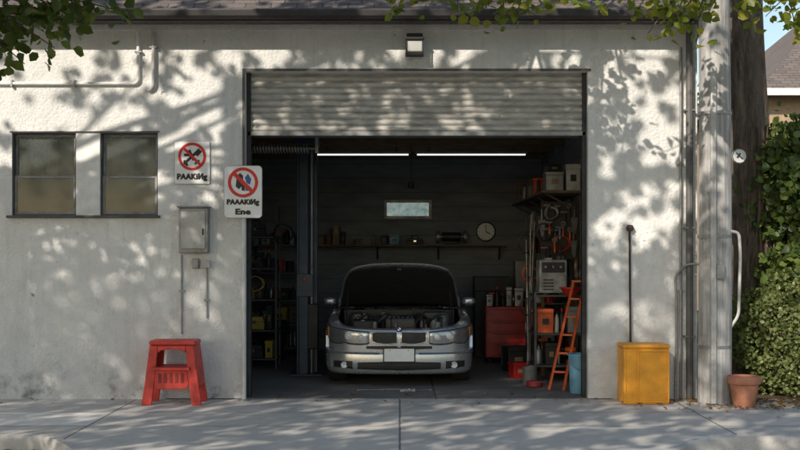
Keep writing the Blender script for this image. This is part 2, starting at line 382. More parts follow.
holes=[(OX0,OX1,-1,OZ),(-4.31,-2.69,WZ[0],WZ[1])]
wall_holes([-11,-4.31,-2.69,OX0,OX1,XR],[-.1,WZ[0],WZ[1],OZ,ZT],holes,0,.26).make('wall',STUCCO,bl,fixn=False)
B().box(XR-.2,XR,.262,7,-.1,ZT).box(-11,-10.8,.262,7,-.1,ZT).box(-11,XR,7.0,7.2,-.1,ZT).each('side_wall',STUCCO,bl)
XL,XRI,YB,ZC=-2.6,2.36,6.2,3.3
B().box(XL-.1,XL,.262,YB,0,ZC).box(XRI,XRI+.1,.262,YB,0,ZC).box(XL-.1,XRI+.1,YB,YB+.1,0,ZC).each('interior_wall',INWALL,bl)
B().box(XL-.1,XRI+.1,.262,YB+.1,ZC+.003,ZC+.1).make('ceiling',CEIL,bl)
b=B()
for yy in (1.4,2.5,3.6,4.7,5.8): b.box(XL+.002,XRI-.002,yy,yy+.09,ZC-.12,ZC-.001)
b.each('ceiling_beam',WOODM,bl)
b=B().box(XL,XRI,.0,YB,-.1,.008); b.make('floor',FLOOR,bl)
oy=-.34; rz=4.19; sl_=math.tan(R(33))
rp=B(); rows=[]
for i in range(30):
    y=oy-.02+i*.135; z=rz+.06+(y-oy)*sl_
    rows.append([(-11.4,y,z+.016),(XR+.2,y,z+.016)]); rows.append([(-11.4,y+.133,z+.133*sl_+.002),(XR+.2,y+.133,z+.133*sl_+.002)])
rp.grid(rows); ye=oy-.02+30*.135; ze=rows[-1][0][2]
rp.add([(-11.4,ye,ze),(XR+.2,ye,ze),(XR+.2,8,ze-(8-ye)*sl_*.9),(-11.4,8,ze-(8-ye)*sl_*.9)],[(0,1,2,3)])
rp.box(-11.4,XR+.2,oy+.05,7.2,rz-.03,rz+.03)
roof=rp.make('roof',SHING,bl)
B().box(-11.4,XR+.22,oy+.0,oy+.04,rz-.06,rz+.055).make('fascia',GUTT,roof)
gp=[(oy-.0,.05),(oy-.095,.05),(oy-.1,.035),(oy-.09,-.02),(oy-.06,-.045),(oy-.001,-.045)]
B().grid([[(-11.4,y,rz+z) for y,z in gp],[(XR+.22,y,rz+z) for y,z in gp]]).make('gutter',GUTT,roof,solid=.004)
B().box(-11,XR,-.018,-.001,4.09,4.16).make('trim_band',STUCCO,bl,bevel=.006)
B().add([(XR-.02,.2,ZT),(XR-.02,7,ZT),(XR-.02,3.6,ZT+2.3)],[(0,1,2)]).make('gable_wall',STUCCO,bl)
CURT=simple('grey curtain',(.34,.40,.41),1,0,.3,4,0); PANEBACK=simple('dark pane backing',(.045,.06,.06),1,0,.5,3,0)
for (x0,x1) in WX:
    d0=.03
    wo=B(); wo.box(x0,x0+.014,d0-.01,d0+.1,WZ[0],WZ[1]).box(x1-.014,x1,d0-.01,d0+.1,WZ[0],WZ[1]).box(x0+.014,x1-.014,d0-.01,d0+.1,WZ[1]-.014,WZ[1]).box(x0+.014,x1-.014,d0-.01,d0+.1,WZ[0],WZ[0]+.014)
    wf=wo.make('window',WDK,bl,bevel=.003)
    zm=2.46
    sa=B(); 
    for (za,zb,yy) in ((zm,WZ[1]-.015,d0+.045),(WZ[0]+.015,zm+.022,d0+.012)):
        sa.box(x0+.015,x0+.04,yy,yy+.03,za,zb).box(x1-.04,x1-.015,yy,yy+.03,za,zb).box(x0+.04,x1-.04,yy,yy+.03,zb-.026,zb).box(x0+.04,x1-.04,yy,yy+.03,za,za+.026)
    sa.make('sash',WFR,wf,bevel=.003)
    B().box(x0+.04,x1-.04,d0+.058,d0+.062,zm+.026,WZ[1]-.041).box(x0+.04,x1-.04,d0+.025,d0+.029,WZ[0]+.041,zm-.004).each('window_glass',PANE,wf)
    rows=[[],[]]
    for i in range(41):
        x=x0+.03+(x1-x0-.06)*i/40; yy=.2+.018*math.sin(i*1.3)
        rows[0].append((x,yy,2.48+.02*math.sin(i*.4))); rows[1].append((x,yy,WZ[1]))
    B().grid(rows).make('curtain',CURT,wf,smooth=True)
    B().box(x0+.03,x1-.03,.235,.24,WZ[0],2.52).make('dark_backing',PANEBACK,wf)  # dark sheet added behind the lower pane in place of the dark room
B().box(-3.6,-3.33,.0,.16,WZ[0],WZ[1]).make('mullion_panel',CREAM,bl,bevel=.006)
B().box(-4.36,-2.66,-.05,-.001,WZ[0]-.03,WZ[0]-.001).make('window_sill',WDK,bl,bevel=.006)
B().box(-4.33,-2.67,-.018,-.001,WZ[1]+.001,WZ[1]+.014).make('window_head_trim',WDK,bl,bevel=.003)
pr=[];z=2.985
while z<OZ+.02:
    for t in range(7):
        a=t/6; pr.append((.135-.022*math.sin(math.pi*a)**.7, z+a*.062))
    pr.append((.14,z+.066)); z+=.0705
rd=B().grid([[(OX0+.01,y,zz) for y,zz in pr],[(OX1-.01,y,zz) for y,zz in pr]]).make('roller_door',SHUT,bl,smooth=True,ang=50)
B().box(OX0+.01,OX1-.01,.10,.16,2.935,2.985).make('bottom_rail',GRMET,rd,bevel=.006)
B().box(OX0+.001,OX0+.05,.10,.20,.01,OZ-.001).box(OX1-.05,OX1-.001,.10,.20,.01,OZ-.001).each('door_guide',DKMET,bl,bevel=.004)
B().cyl((OX0+.05,.45,3.08),(OX1-.05,.45,3.08),.13,n=20).make('door_roll',GRMET,bl,smooth=True)
B().box(OX0-.03,OX0-.001,-.006,-.001,0,OZ).box(OX0-.03,OX1+.03,-.006,-.001,OZ+.001,OZ+.03).each('door_surround',simple('weathered trim',(.13,.12,.11),.7),bl)
# ------------------------------------------------------------------ facade fittings
def fillet(pts,r=.06,n=5):
    pts=[Vector(p) for p in pts]; out=[pts[0]]
    for i in range(1,len(pts)-1):
        a=(pts[i-1]-pts[i]).normalized(); c=(pts[i+1]-pts[i]).normalized()
        p0=pts[i]+a*r; p2=pts[i]+c*r
        for k in range(n+1): t=k/n; out.append(p0*(1-t)**2+pts[i]*2*t*(1-t)+p2*t*t)
    out.append(pts[-1]); return out
def conduit(label,pts,r,mat,clips=()):
    t=thing('conduit_pipe',label,'pipe',tuple(pts[-1]),group='conduits on the garage wall')
    B().tube(fillet(pts),r,10).make('pipe',mat,t,smooth=True)
    if clips:
        b=B()
        for (x,z,hor) in clips:
            if hor: b.box(x-.01,x+.01,-.002-2*r-.012,-.001,z-r-.02,z+r+.02)
            else: b.box(x-r-.02,x+r+.02,-.002-2*r-.012,-.001,z-.01,z+.01)
        b.each('clip',GRMET,t,bevel=.002)
    return t
conduit('cream painted conduit bending up to the eaves',[(-2.9,-.03,4.07),(-2.9,-.03,3.50),(-9,-.03,3.50)],.019,CREAM,[(-3.6,3.50,True),(-4.3,3.50,True),(-2.9,3.85,False)])
conduit('short pale conduit stub under the eaves',[(-2.73,-.035,4.07),(-2.73,-.04,3.45),(-2.79,-.02,3.42)],.022,LTMET,[(-2.73,3.9,False)])
conduit('thin grey conduit below the electricity box',[(-2.42,-.02,1.60),(-2.42,-.02,.72)],.010,GRMET,[(-2.42,1.2,False)])
conduit('thin grey conduit below the junction box',[(-2.14,-.02,1.46),(-2.14,-.02,.9)],.010,GRMET,[(-2.14,1.1,False)])
conduit('dark downpipe at the corner of the garage',[(3.2,-.06,4.1),(3.2,-.06,.35),(3.2,-.06,.02)],.04,simple('dark grey pipe',(.13,.125,.12),.6),[(3.2,3.2,False),(3.2,1.9,False),(3.2,.7,False)])
conduit('grey conduit beside the downpipe',[(3.11,-.035,3.9),(3.11,-.035,.0)],.016,GRMET,[(3.11,2.6,False),(3.11,1.2,False)])
conduit('bent grey cable conduit beside the utility pole',[(3.32,-.2,1.50),(3.16,-.1,1.50),(3.04,-.05,1.36),(3.06,-.05,1.1),(3.05,-.04,.0)],.014,GRMET)
t=thing('electricity_box','grey metal electricity meter box with hinged door on white wall','electrical box',(-2.27,-.02,1.6))
x0,x1,z0,z1=-2.435,-2.11,1.62,2.12
B().box(x0,x1,-.13,-.001,z0,z1).make('housing',GRMET,t,bevel=.01)
B().box(x0+.03,x1-.03,-.145,-.131,z0+.05,z1-.04).make('door',simple('meter door',(.50,.49,.46),.5,.1,.35),t,bevel=.006)
B().box(x1-.06,x1-.045,-.16,-.146,z0+.2,z0+.27).make('latch',DKMET,t,bevel=.003)
B().box(x0-.015,x1+.015,-.15,-.001,z1+.001,z1+.02).make('rain_hood',GRMET,t,bevel=.004)
t=thing('junction_box','small grey junction box below the electricity box','electrical box',(-2.22,-.02,1.46))
B().box(-2.3,-2.23,-.06,-.001,1.45,1.56).make('housing',GRMET,t,bevel=.006); B().box(-2.2,-2.1,-.075,-.001,1.46,1.545).make('cover',LTMET,t,bevel=.006)
t=thing('wall_lamp','unlit black wall lantern with frosted glass above garage door','lamp',(.16,0,3.8))
B().box(.10,.22,-.04,-.023,3.82,4.02).make('bracket',BLK,t,bevel=.005)
B().box(.055,.265,-.19,-.02,3.955,3.99).box(.07,.25,-.175,-.04,3.99,4.03).make('lamp_hood',BLK,t,bevel=.012)
B().box(.075,.245,-.165,-.045,3.83,3.954).make('lamp_glass',glassy('frosted glass',(.7,.7,.66),.35),t,bevel=.01)
b=B().box(.06,.26,-.18,-.03,3.795,3.829)
for xx in (.062,.243):
    for yy in (-.178,-.045): b.box(xx,xx+.014,yy,yy+.014,3.829,3.954)
b.make('lamp_cage',BLK,t)
def ring(b,cx,cz,r,th,y,n=48,mi=0,d=.003):
    v=[];f=[]
    for j in range(n):
        a=2*math.pi*j/n
        for q in (r,r-th): 
            for yy in (y-d,y): v.append((cx+q*math.cos(a),yy,cz+q*math.sin(a)))
    for j in range(n):
        k=(j+1)%n; A=[4*j+i for i in range(4)]; C=[4*k+i for i in range(4)]
        f+=[(A[0],C[0],C[2],A[2]),(A[1],A[3],C[3],C[1]),(A[0],A[1],C[1],C[0]),(A[2],C[2],C[3],A[3])]
    b.add(v,f,mi)
def bar(b,x0,z0,x1,z1,w,y0,y1,mi=0):
    d=Vector((x1-x0,z1-z0)).normalized(); nx,nz_=-d.y*w/2,d.x*w/2
    b.prism([(x0+nx,z0+nz_),(x0-nx,z0-nz_),(x1-nx,z1-nz_),(x1+nx,z1+nz_)],y0,y1,mi)
SEDGE=simple('sign edge grey',(.33,.33,.33),.5,.3,.2)
t=thing('no_parking_sign','white wall sign with red prohibition circle and black lettering','sign',(-2.305,-.01,2.39),group='no parking signs')
B().prism(rrect(-2.506,-2.104,2.384,2.866,.02),-.012,-.002).make('panel_rim',SEDGE,t)
B().prism(rrect(-2.5,-2.11,2.39,2.86,.015),-.018,-.0125).make('panel',SIGNW,t)
b=B(); ring(b,-2.305,2.692,.155,.03,-.019); b.make('prohibition_ring',SIGNR,t)
b=B(); bar(b,-2.395,2.61,-2.245,2.75,.03,-.0205,-.019); bar(b,-2.395,2.71,-2.305,2.71,.03,-.0208,-.0191); bar(b,-2.34,2.765,-2.285,2.65,.028,-.0211,-.0192); bar(b,-2.275,2.61,-2.225,2.65,.022,-.0205,-.019); bar(b,-2.265,2.71,-2.215,2.765,.055,-.0214,-.0193); bar(b,-2.395,2.65,-2.355,2.59,.025,-.0217,-.0194)
b.make('pictogram',SIGNK,t)
b=B(); bar(b,-2.41,2.797,-2.2,2.587,.028,-.0235,-.0225); b.make('prohibition_bar',SIGNR,t)
text('lettering','PAAKiИg',.34,.085,-2.305,-.0195,2.462,SIGNK,t)
t=thing('no_parking_sign','white sign on steel post with red circle and blue symbol','sign',(-1.72,-.13,0),group='no parking signs')
B().cyl((-1.715,-.13,0),(-1.715,-.13,2.58),.026,n=12).make('post',simple('galvanised post',(.62,.63,.62),.55,.1),t,smooth=True)
B().cyl((-1.715,-.13,0),(-1.715,-.13,.02),.06,n=16).make('base_plate',GRMET,t,smooth=True)
B().prism(rrect(-1.931,-1.509,2.004,2.581,.046),-.160,-.1565).make('panel_rim',SEDGE,t)
B().prism(rrect(-1.925,-1.515,2.01,2.575,.04),-.165,-.1605).make('panel',SIGNW,t)
b=B(); ring(b,-1.72,2.395,.165,.034,-.166); b.make('prohibition_ring',SIGNR,t)
b=B(); b.prism([(-1.80,2.35),(-1.765,2.32),(-1.72,2.37),(-1.72,2.47),(-1.755,2.50),(-1.79,2.45)],-.1675,-.166); b.prism([(-1.735,2.31),(-1.70,2.30),(-1.70,2.37),(-1.735,2.36)],-.1678,-.1661); b.make('pictogram',SIGNK,t)
b=B(); b.prism([(-1.70,2.45),(-1.665,2.49),(-1.63,2.43),(-1.645,2.37),(-1.68,2.39)],-.1675,-.166); b.prism([(-1.695,2.34),(-1.65,2.36),(-1.655,2.31),(-1.69,2.30)],-.1678,-.1661); b.make('blue_symbol',SIGNB,t)
b=B(); bar(b,-1.833,2.508,-1.607,2.282,.042,-.170,-.169); b.make('prohibition_bar',SIGNR,t)
text('lettering','PAAAKiИg',.36,.075,-1.72,-.1665,2.175,SIGNK,t); text('lettering','Ene',.17,.062,-1.72,-.1665,2.075,SIGNK,t)
# ------------------------------------------------------------------ red stool
sx,sy=-2.43,-.33
t=thing('step_stool','faded red plastic step stool standing on pavement against white wall','stool',(sx,sy,0))
B().prism(rrect(sx-.25,sx+.25,.635,.685,.02),sy-.16,sy+.16).make('seat',RED,t,bevel=.012)
def legframe(yf,sgn):
    b=B()
    for s in (-1,1):
        b.prism([(sx+s*.235,.634),(sx+s*.15,.634),(sx+s*.165,.40),(sx+s*.185,.22),(sx+s*.215,0),(sx+s*.32,0),(sx+s*.315,.05),(sx+s*.29,.20)][::s],yf,yf+.035)
    b.prism([(sx-.15,.634),(sx-.15,.555),(sx-.11,.585),(sx,.597),(sx+.11,.585),(sx+.15,.555),(sx+.15,.634)],yf,yf+.035)
    b.prism([(sx-.165,.40),(sx-.185,.22),(sx-.15,.17),(sx+.15,.17),(sx+.185,.22),(sx+.165,.40)],yf+.001,yf+.034)
    return b
legframe(sy-.2,1).make('leg_frame',RED,t,bevel=.008); legframe(sy+.165,1).make('leg_frame',RED,t,bevel=.008)
b=B()
for s in (-1,1): b.add([(sx+s*.235,sy-.165,.633),(sx+s*.235,sy+.165,.633),(sx+s*.29,sy+.165,.2),(sx+s*.29,sy-.165,.2),(sx+s*.21,sy-.165,.633),(sx+s*.21,sy+.165,.633),(sx+s*.265,sy+.165,.2),(sx+s*.265,sy-.165,.2)],[(0,1,2,3),(7,6,5,4),(0,4,5,1),(1,5,6,2),(2,6,7,3),(3,7,4,0)])
b.each('side_panel',RED,t,bevel=.006)
B().box(sx-.2,sx+.2,sy-.26,sy+.13,.375,.41).make('step',RED,t,bevel=.01)
b=B()
for i in range(5): b.box(sx-.14+.06*i,sx-.11+.06*i,sy-.206,sy-.199,.24,.34)
b.each('dark_strip',simple('dark red plastic',(.25,.025,.02),.6),t,bevel=.003)  # dark red strips on the crossbar where its holes would be
# ------------------------------------------------------------------ orange cabinet + rod
t=thing('storage_cabinet','orange yellow plastic storage cabinet on pavement against wall','cabinet',(2.64,-.25,0))
cx0,cx1,y0,y1=2.385,2.895,-.46,-.08
B().box(cx0+.012,cx1-.012,y0+.012,y1,.0,.60).make('body',ORNG,t,bevel=.012)
B().box(cx0,cx1,y0-.005,y1+.005,.601,.64).make('lid',ORNG,t,bevel=.014)
b=B(); b.box(cx0+.02,cx0+.035,y0,y0+.011,.02,.59).box(cx0+.15,cx0+.17,y0-.002,y0+.011,.02,.59).box(cx1-.035,cx1-.014,y0-.002,y0+.011,.02,.59).box(cx0+.171,cx1-.036,y0-.002,y0+.011,.565,.59).box(cx0+.171,cx1-.036,y0-.002,y0+.011,.02,.045)
b.make('door_frame',ORNG,t,bevel=.004)
t=thing('iron_rod','rusty iron rod with round knob leaning upright against wall','rod',(2.55,-.06,0))
RUST=simple('rusty iron',(.07,.045,.035),.8,.3)
B().cyl((2.55,-.07,0),(2.545,-.025,1.88),.013,n=10).make('shaft',RUST,t,smooth=True)
B().lathe([(.0,1.86),(.03,1.865),(.045,1.9),(.03,1.93),(0,1.935)],(2.545,-.04,0),n=16).make('knob',RUST,t,smooth=True)
# ------------------------------------------------------------------ utility pole
px_,py_=3.385,-.38
t=thing('utility_pole','tall weathered grey wooden utility pole at the pavement edge','utility pole',(px_,py_,0))
pts=[(px_+.01*math.sin(z*.8),py_,z) for z in np.linspace(-.05,9,24)]
B().tube(pts,[.178-.0035*z for z in np.linspace(-.05,9,24)],24).make('shaft',POLE,t,smooth=True)
b=B()
for z in (1.78,3.1,.6): b.lathe([(.172,z),(.18,z),(.18,z+.035),(.172,z+.035)],(px_,py_,0),n=24)
b.each('metal_band',GRMET,t,smooth=True)
B().obox((px_-.06,py_-.175,0.02),(px_-.06,py_-.165,3.6),.06,.05,(0,1,0)).make('riser_guard',LTMET,t,bevel=.012)
B().tube(fillet([(px_+.1,py_-.1,1.86),(px_+.25,py_-.05,1.84),(px_+.27,py_-.03,1.6),(px_+.25,py_-.03,.95),(px_+.14,py_-.05,.8)]),.017,10).make('cable_conduit',LTMET,t,smooth=True)
B().box(px_-.03,px_+.05,py_-.215,py_-.17,1.35,1.5).make('small_plate',GRMET,t,bevel=.004)
B().box(-.9+px_,.9+px_,py_-.28,py_-.17,8.2,8.32).make('crossarm',POLE,t,bevel=.01)
t=thing('round_marker_sign','small round white marker disc bracketed to the utility pole','sign',(px_+.26,py_,2.65))
B().lathe([(0,-.006),(.078,-.006),(.082,0),(.078,.006),(0,.006)],(px_+.25,py_-.06,2.66),axis='y',n=28).make('disc',simple('weathered disc',(.6,.6,.58),.5),t,smooth=True)
b=B(); ring(b,px_+.25,2.66,.08,.008,py_-.067); bar(b,px_+.215,2.695,px_+.285,2.625,.014,py_-.069,py_-.0665); bar(b,px_+.225,2.64,px_+.26,2.69,.02,py_-.0695,py_-.0667); b.make('mark',SIGNK,t)
B().box(px_+.1,px_+.25,py_-.05,py_-.03,2.65,2.67).make('bracket',DKMET,t)
qx,qy=3.63,-.62
t=thing('flower_pot','weathered terracotta flower pot on the pavement beside the hedge','pot',(qx,qy,0))
B().lathe([(0,0),(.105,0),(.11,.01),(.15,.24),(.168,.245),(.172,.25),(.172,.315),(.165,.325),(.15,.325),(.142,.3),(0,.285)],(qx,qy,0),n=36).make('pot',TERRA,t,smooth=True)
B().lathe([(0,.292),(.143,.29)],(qx,qy,0),n=24).make('pot_soil',SOIL,t)
# ------------------------------------------------------------------ CAR
CX,CYY=-.01,1.0
car=thing('parked_car','silver saloon car with raised bonnet parked inside dim garage','car',(CX,CYY,0.008))
half=[(0,0),(.2,.004),(.4,.022),(.55,.050),(.68,.095),(.79,.165),(.86,.26),(.895,.38),(.910,.54),(.915,.8),(.915,1.1),(.905,1.6),(.905,2.2),(.905,2.8),(.90,3.4),(.89,3.8),(.85,4.08),(.77,4.27),(.6,4.38),(.3,4.44),(0,4.45)]
def cat(p,n):
    out=[]; P=[Vector((-p[1][0],p[1][1]))]+[Vector(q) for q in p]+[Vector((-p[-2][0],p[-2][1]))]
    for i in range(1,len(P)-2):
        for k in range(n):
            t=k/n; a,b_,c,d=P[i-1],P[i],P[i+1],P[i+2]
            out.append(.5*((2*b_)+(c-a)*t+(2*a-5*b_+4*c-d)*t*t+(-a+3*b_-3*c+d)*t**3))
    out.append(P[-2]); return out
HP=cat(half,6); NH=len(HP)
def hp(s):
    i=max(0,min(NH-2,int(s))); t=s-i; p=HP[i].lerp(HP[i+1],t)
    a,c=HP[max(0,i-1)].copy(),HP[min(NH-1,i+2)]; 
    if i==0: a=Vector((-HP[1].x,HP[1].y))
    d=(c-a).normalized(); return p,Vector((-d.y,d.x))
def interp(x,pts):
    for (a,b_),(c,d) in zip(pts,pts[1:]):
        if x<=c: t=max(0,(x-a)/(c-a)); return b_+(d-b_)*t
    return pts[-1][1]
def ztop(y): return interp(y,[(0,.69),(.10,.715),(.3,.77),(.5,.805),(.8,.84),(1.2,.875),(1.8,.91),(3.0,.93),(4.2,.93),(4.5,.9)])
WY=(.80,3.5); WR=.345
def zlow(p):
    z=.165
    for wy in WY:
        d=abs(p.y-wy)
        if d<WR and abs(p.x)>.5: z=max(z,.30+math.sqrt(WR*WR-d*d))
    return min(z,.66)
INS=[(0,.05),(.04,.02),(.10,.004),(.16,-.006),(.30,-.008),(.42,-.008),(.46,-.004),(.475,.020),(.50,.026),(.6,.024),(.75,.022),(.89,.022),(.96,.028),(1,.04)]
ZL0=.165
def inset(f): return interp(f,INS)
def shell(side,s,z,off=0):
    p,nn=hp(s); zt=ztop(p.y); f=(z-ZL0)/(zt-ZL0); q=p+nn*(inset(max(0,min(1,f)))-off)
    return Vector((CX+side*q.x,CYY+q.y,z))
cols=[]
for side,rngi in ((-1,range(NH-1,0,-1)),(1,range(0,NH))):
    for i in rngi:
        p,nn=hp(i); zl=zlow(p); zt=ztop(p.y); c=[]
        for f,ins in INS:
            z=zl+(zt-zl)*f; q=p+nn*ins; c.append((CX+side*q.x,CYY+q.y,z))
        for ins,dz in ((.06,.010),(.09,.017),(.15,.020),(.154,.0)):
            q=p+nn*ins; c.append((CX+side*max(0,q.x),CYY+q.y,zt+dz))
        cols.append((side,i,p,c))
b=B(); rows=[[c[3][k] for c in cols] for k in range(len(cols[0][3]))]; b.grid(rows)
dk=[]
for i in range(NH):
    p,nn=hp(i)
    if p.y>1.22 and p.y<4.3:
        q=p+nn*.15; zz=ztop(p.y)+.022; dk.append([(CX+q.x*u,CYY+q.y,zz+.012*(1-u*u)) for u in (-1,-.5,0,.5,1)])
b.grid(dk)
body=b.make('body',PAINT,car,smooth=True,ang=22)
b=B().box(CX-.62,CX+.62,CYY+.3,CYY+4.1,.2,.4)
for s in (-1,1):
    for wy in WY: b.box(CX+s*.62,CX+s*.86,CYY+wy-.36,CYY+wy+.36,.64,.66)
    b.box(CX+min(s*.63,s*.65),CX+max(s*.63,s*.65),CYY+.3,CYY+1.2,.25,.66)
b.box(CX-.62,CX+.62,CYY+.20,CYY+.22,.2,.6).box(CX-.72,CX+.72,CYY+1.22,CYY+1.24,.3,.88)
b.make('underbody',BLK,car)
def s_of_x(x):
    for i in range(NH-1):
        if HP[i+1].x>=x: return i+(x-HP[i].x)/(HP[i+1].x-HP[i].x)
def patch(b,side,s0,s1,zt,zb,off,n=16,m=8,mi=0):
    rows=[]
    for j in range(m+1):
        r=[]
        for i in range(n+1):
            u=i/n; s=s0+(s1-s0)*u; z=zb(u)+(zt(u)-zb(u))*j/m; r.append(shell(side,s,z,off))
        rows.append(r)
    b.grid(rows,mi)
sA,sB=s_of_x(.365),s_of_x(.902)
HLH=simple('headlamp housing',(.42,.44,.46),.18,.75,.3,20,0,coat=1)
for side in (-1,1):
    hl=B()
    zt_=lambda u:.672+.072*u-.010*max(0,(u-.85)/.15)**2; zb_=lambda u:.535+.03*u-.022*abs(math.sin(math.pi*min(1,u/.76)*2.0))**.5+.065*max(0,(u-.74)/.26)
    patch(hl,side,sA-.05,sB+.05,lambda u:zt_(u)+.006,lambda u:zb_(u)-.006,.003,24,8)
    H=hl.make('headlight',BLK,car,smooth=True,solid=.004)
    gb=B(); patch(gb,side,sA,sA+(sB-sA)*.80,lambda u:zt_(u*.80),lambda u:zb_(u*.80),.010,20,8); gb.make('lamp_housing',HLH,H,smooth=True,solid=.004)
    pb=B(); patch(pb,side,sA+(sB-sA)*.81,sB-.02,lambda u:zt_(.81+.19*u)-.004,lambda u:zb_(.81+.19*u)+.006,.012,8,6); pb.make('indicator',AMBER,H,smooth=True,solid=.004)
    for xx,rr,zz in ((.455,.052,.612),(.60,.060,.625)):
        s=s_of_x(xx); p=shell(side,s,zz,.004)
        B().lathe([(rr*.55,.02),(rr*.9,-.004),(rr,-.016),(rr*1.03,0),(rr*1.0,.03)],(p.x,p.y,zz),axis='y',n=24).make('lamp_reflector',CHROME,H,smooth=True)
        B().lathe([(0,-.020),(rr*.4,-.016),(rr*.70,-.006),(rr*.74,.01)],(p.x,p.y,zz),axis='y',n=20).make('lamp_lens',LENS,H,smooth=True)
    k0,k1=s_of_x(.026),s_of_x(.325)
    ks=B(); 
    zt2=lambda u:.672-.006*u*u; zb2=lambda u:.522+.022*(2*u-1)**2+.014*u
    patch(ks,side,k0+.1,k1-.1,lambda u:zt2(u)-.004,lambda u:zb2(u)+.004,.004,10,5)
    K=ks.make('kidney_grille',BLK,car)
    path=[shell(side,k0+(k1-k0)*i/12,zt2(i/12),.012) for i in range(13)]+[shell(side,k1+.06*math.sin(math.pi*i/4),.645-.07*i/4,.012) for i in range(1,4)]+[shell(side,k1+(k0-k1)*i/12,zb2(1-i/12),.012) for i in range(13)]+[shell(side,k0,.56+.08*i/4,.012) for i in range(1,4)]
    path=path+[path[0],path[1]]
    B().tube(path,.0085,8).make('grille_frame',CHROME,K,smooth=True)
    sb=B()
    for i in range(1,10):
        s=k0+(k1-k0)*i/10; sb.tube([shell(side,s,zb2(i/10)+.005,.008),shell(side,s,zt2(i/10)-.005,.008)],.002,6)
    sb.make('grille_slat',DKMET,K)
    fb=B(); p=shell(side,s_of_x(.66),.275,0)
    fb.lathe([(.0,-.006),(.032,-.008),(.04,-.012),(.042,.02)],(p.x,p.y-.004,.275),axis='y',n=20); 
    F=fb.make('fog_lamp',LENS,car,smooth=True)
p=shell(1,0.001,.692,.0)
bd=B().lathe([(0,-.004),(.030,-.004),(.034,-.001),(.034,.02)],(CX,p.y-.012,.706),axis='y',n=28).make('badge',SIGNK,car,smooth=True)
for q,mt in ((0,SIGNW),(1,SIGNB),(2,SIGNW),(3,SIGNB)):
    pts2=[(CX,.706)]+[(CX+.021*math.cos(math.pi/2*(q+i/6)),.706+.021*math.sin(math.pi/2*(q+i/6))) for i in range(7)]
    B().prism(pts2,p.y-.0185,p.y-.0165).make('badge_quarter',mt,bd)
b=B()
for side in (-1,1):
    patch(b,side,0,s_of_x(.50),lambda u:.318-.012*u*u,lambda u:.212+.016*u,.004,14,4)
    patch(b,side,s_of_x(.56),s_of_x(.79),lambda u:.322,lambda u:.228+.02*u,.002,8,4)
    patch(b,side,s_of_x(.02),s_of_x(.40),lambda u:.506-.004*u,lambda u:.458+.012*u,.004,10,2)
b.make('bumper_intake',BLK,car)
b=B()
for side in (-1,1): patch(b,side,s_of_x(.24),s_of_x(.908),lambda u:.423,lambda u:.406,.006,30,2)
b.each('bumper_strip',simple('bumper rub strip',(.16,.165,.17),.5),car,smooth=True,solid=.004)
b=B()
for side in (-1,1):
    for z in (.235,.265,.295): b.tube([shell(side,s_of_x(max(.0001,x)),z,.008) for x in np.linspace(0.0001,.48,10)],.003,6)
b.make('intake_mesh',DKMET,car)
P=B().prism(rrect(CX-.18,CX+.18,.325,.475,.008),CYY-.034,CYY-.024).make('licence_plate',SIGNW,car)
B().prism(rrect(CX-.195,CX+.195,.312,.488,.012),CYY-.0235,CYY-.004).make('plate_holder',BLK,P)
b=B()
for sx_ in(-.11,.11): b.lathe([(0,-.004),(.006,-.003),(.006,.0)],(CX+sx_,CYY-.034,.455),axis='y',n=8)
b.each('plate_screw',DKMET,P)
DALU=simple('grimy aluminium',(.17,.17,.17),.5,.7,.4,12,.3,60)
eng=B().box(CX-.64,CX+.64,CYY+.22,CYY+1.2,.42,.44).make('engine_bay',BLK,car)
B().box(CX-.62,CX+.62,CYY+.155,CYY+.22,.62,.712).make('radiator_panel',BLK,eng,bevel=.01)
B().box(CX-.17,CX+.20,CYY+.40,CYY+1.05,.45,.82).make('engine_cover',simple('engine cover',(.04,.04,.042),.4,.2,.3),eng,bevel=.025)
b=B()
for i in range(6): b.box(CX-.13+.055*i,CX-.105+.055*i,CYY+.44,CYY+1.0,.821,.832)
b.each('cover_rib',DALU,eng,bevel=.004)
B().box(CX-.58,CX-.26,CYY+.36,CYY+.72,.5,.795).make('air_filter_box',BLK,eng,bevel=.03)
B().box(CX+.32,CX+.6,CYY+.75,CYY+1.08,.5,.87).make('battery',simple('battery grey',(.06,.06,.063),.5),eng,bevel=.012)
B().lathe([(0,.77),(.06,.77),(.07,.73),(.07,.5)],(CX+.45,CYY+.46,0),n=20).make('coolant_reservoir',simple('milky plastic',(.26,.26,.23),.5),eng,smooth=True)
B().lathe([(0,.815),(.03,.815),(.035,.805),(.035,.771)],(CX+.45,CYY+.46,0),n=16).make('reservoir_cap',BLUED,eng,smooth=True)
for s in (-1,1): B().lathe([(0,.86),(.06,.86),(.09,.84),(.1,.81),(.11,.5)],(CX+s*.54,CYY+.98 if s<0 else CYY+.64,0),n=20).make('strut_tower',DALU,eng,smooth=True)
b=B()
rr=random.Random(3)
for i in range(26):
    x0=CX+rr.uniform(-.55,.55); y0=CYY+rr.uniform(.28,.8); x1=x0+rr.uniform(-.3,.3); x1=max(CX-.58,min(CX+.58,x1)); y1=y0+rr.uniform(.1,.35)
    b.tube([(x0,y0,.64),(x0,y0+.03,.74+rr.uniform(0,.08)),((x0+x1)/2,(y0+y1)/2,.79+rr.uniform(0,.07)),(x1,y1,.75+rr.uniform(0,.1)),(x1,y1+.02,.6)],rr.choice([.008,.012,.018]),8)
b.each('hose',RUB,eng,smooth=True)
b=B()
for i in range(26):
    x0=CX+rr.uniform(-.6,.53); y0=CYY+rr.uniform(.26,1.12); z=.69+.12*(y0-CYY)+rr.uniform(0,.07); b.box(x0,x0+rr.uniform(.02,.07),y0,y0+.05,.5,z)
b.each('engine_fitting',DALU,eng,bevel=.008)
hy,hz=CYY+1.24,.93; A=R(29); Lh=1.10
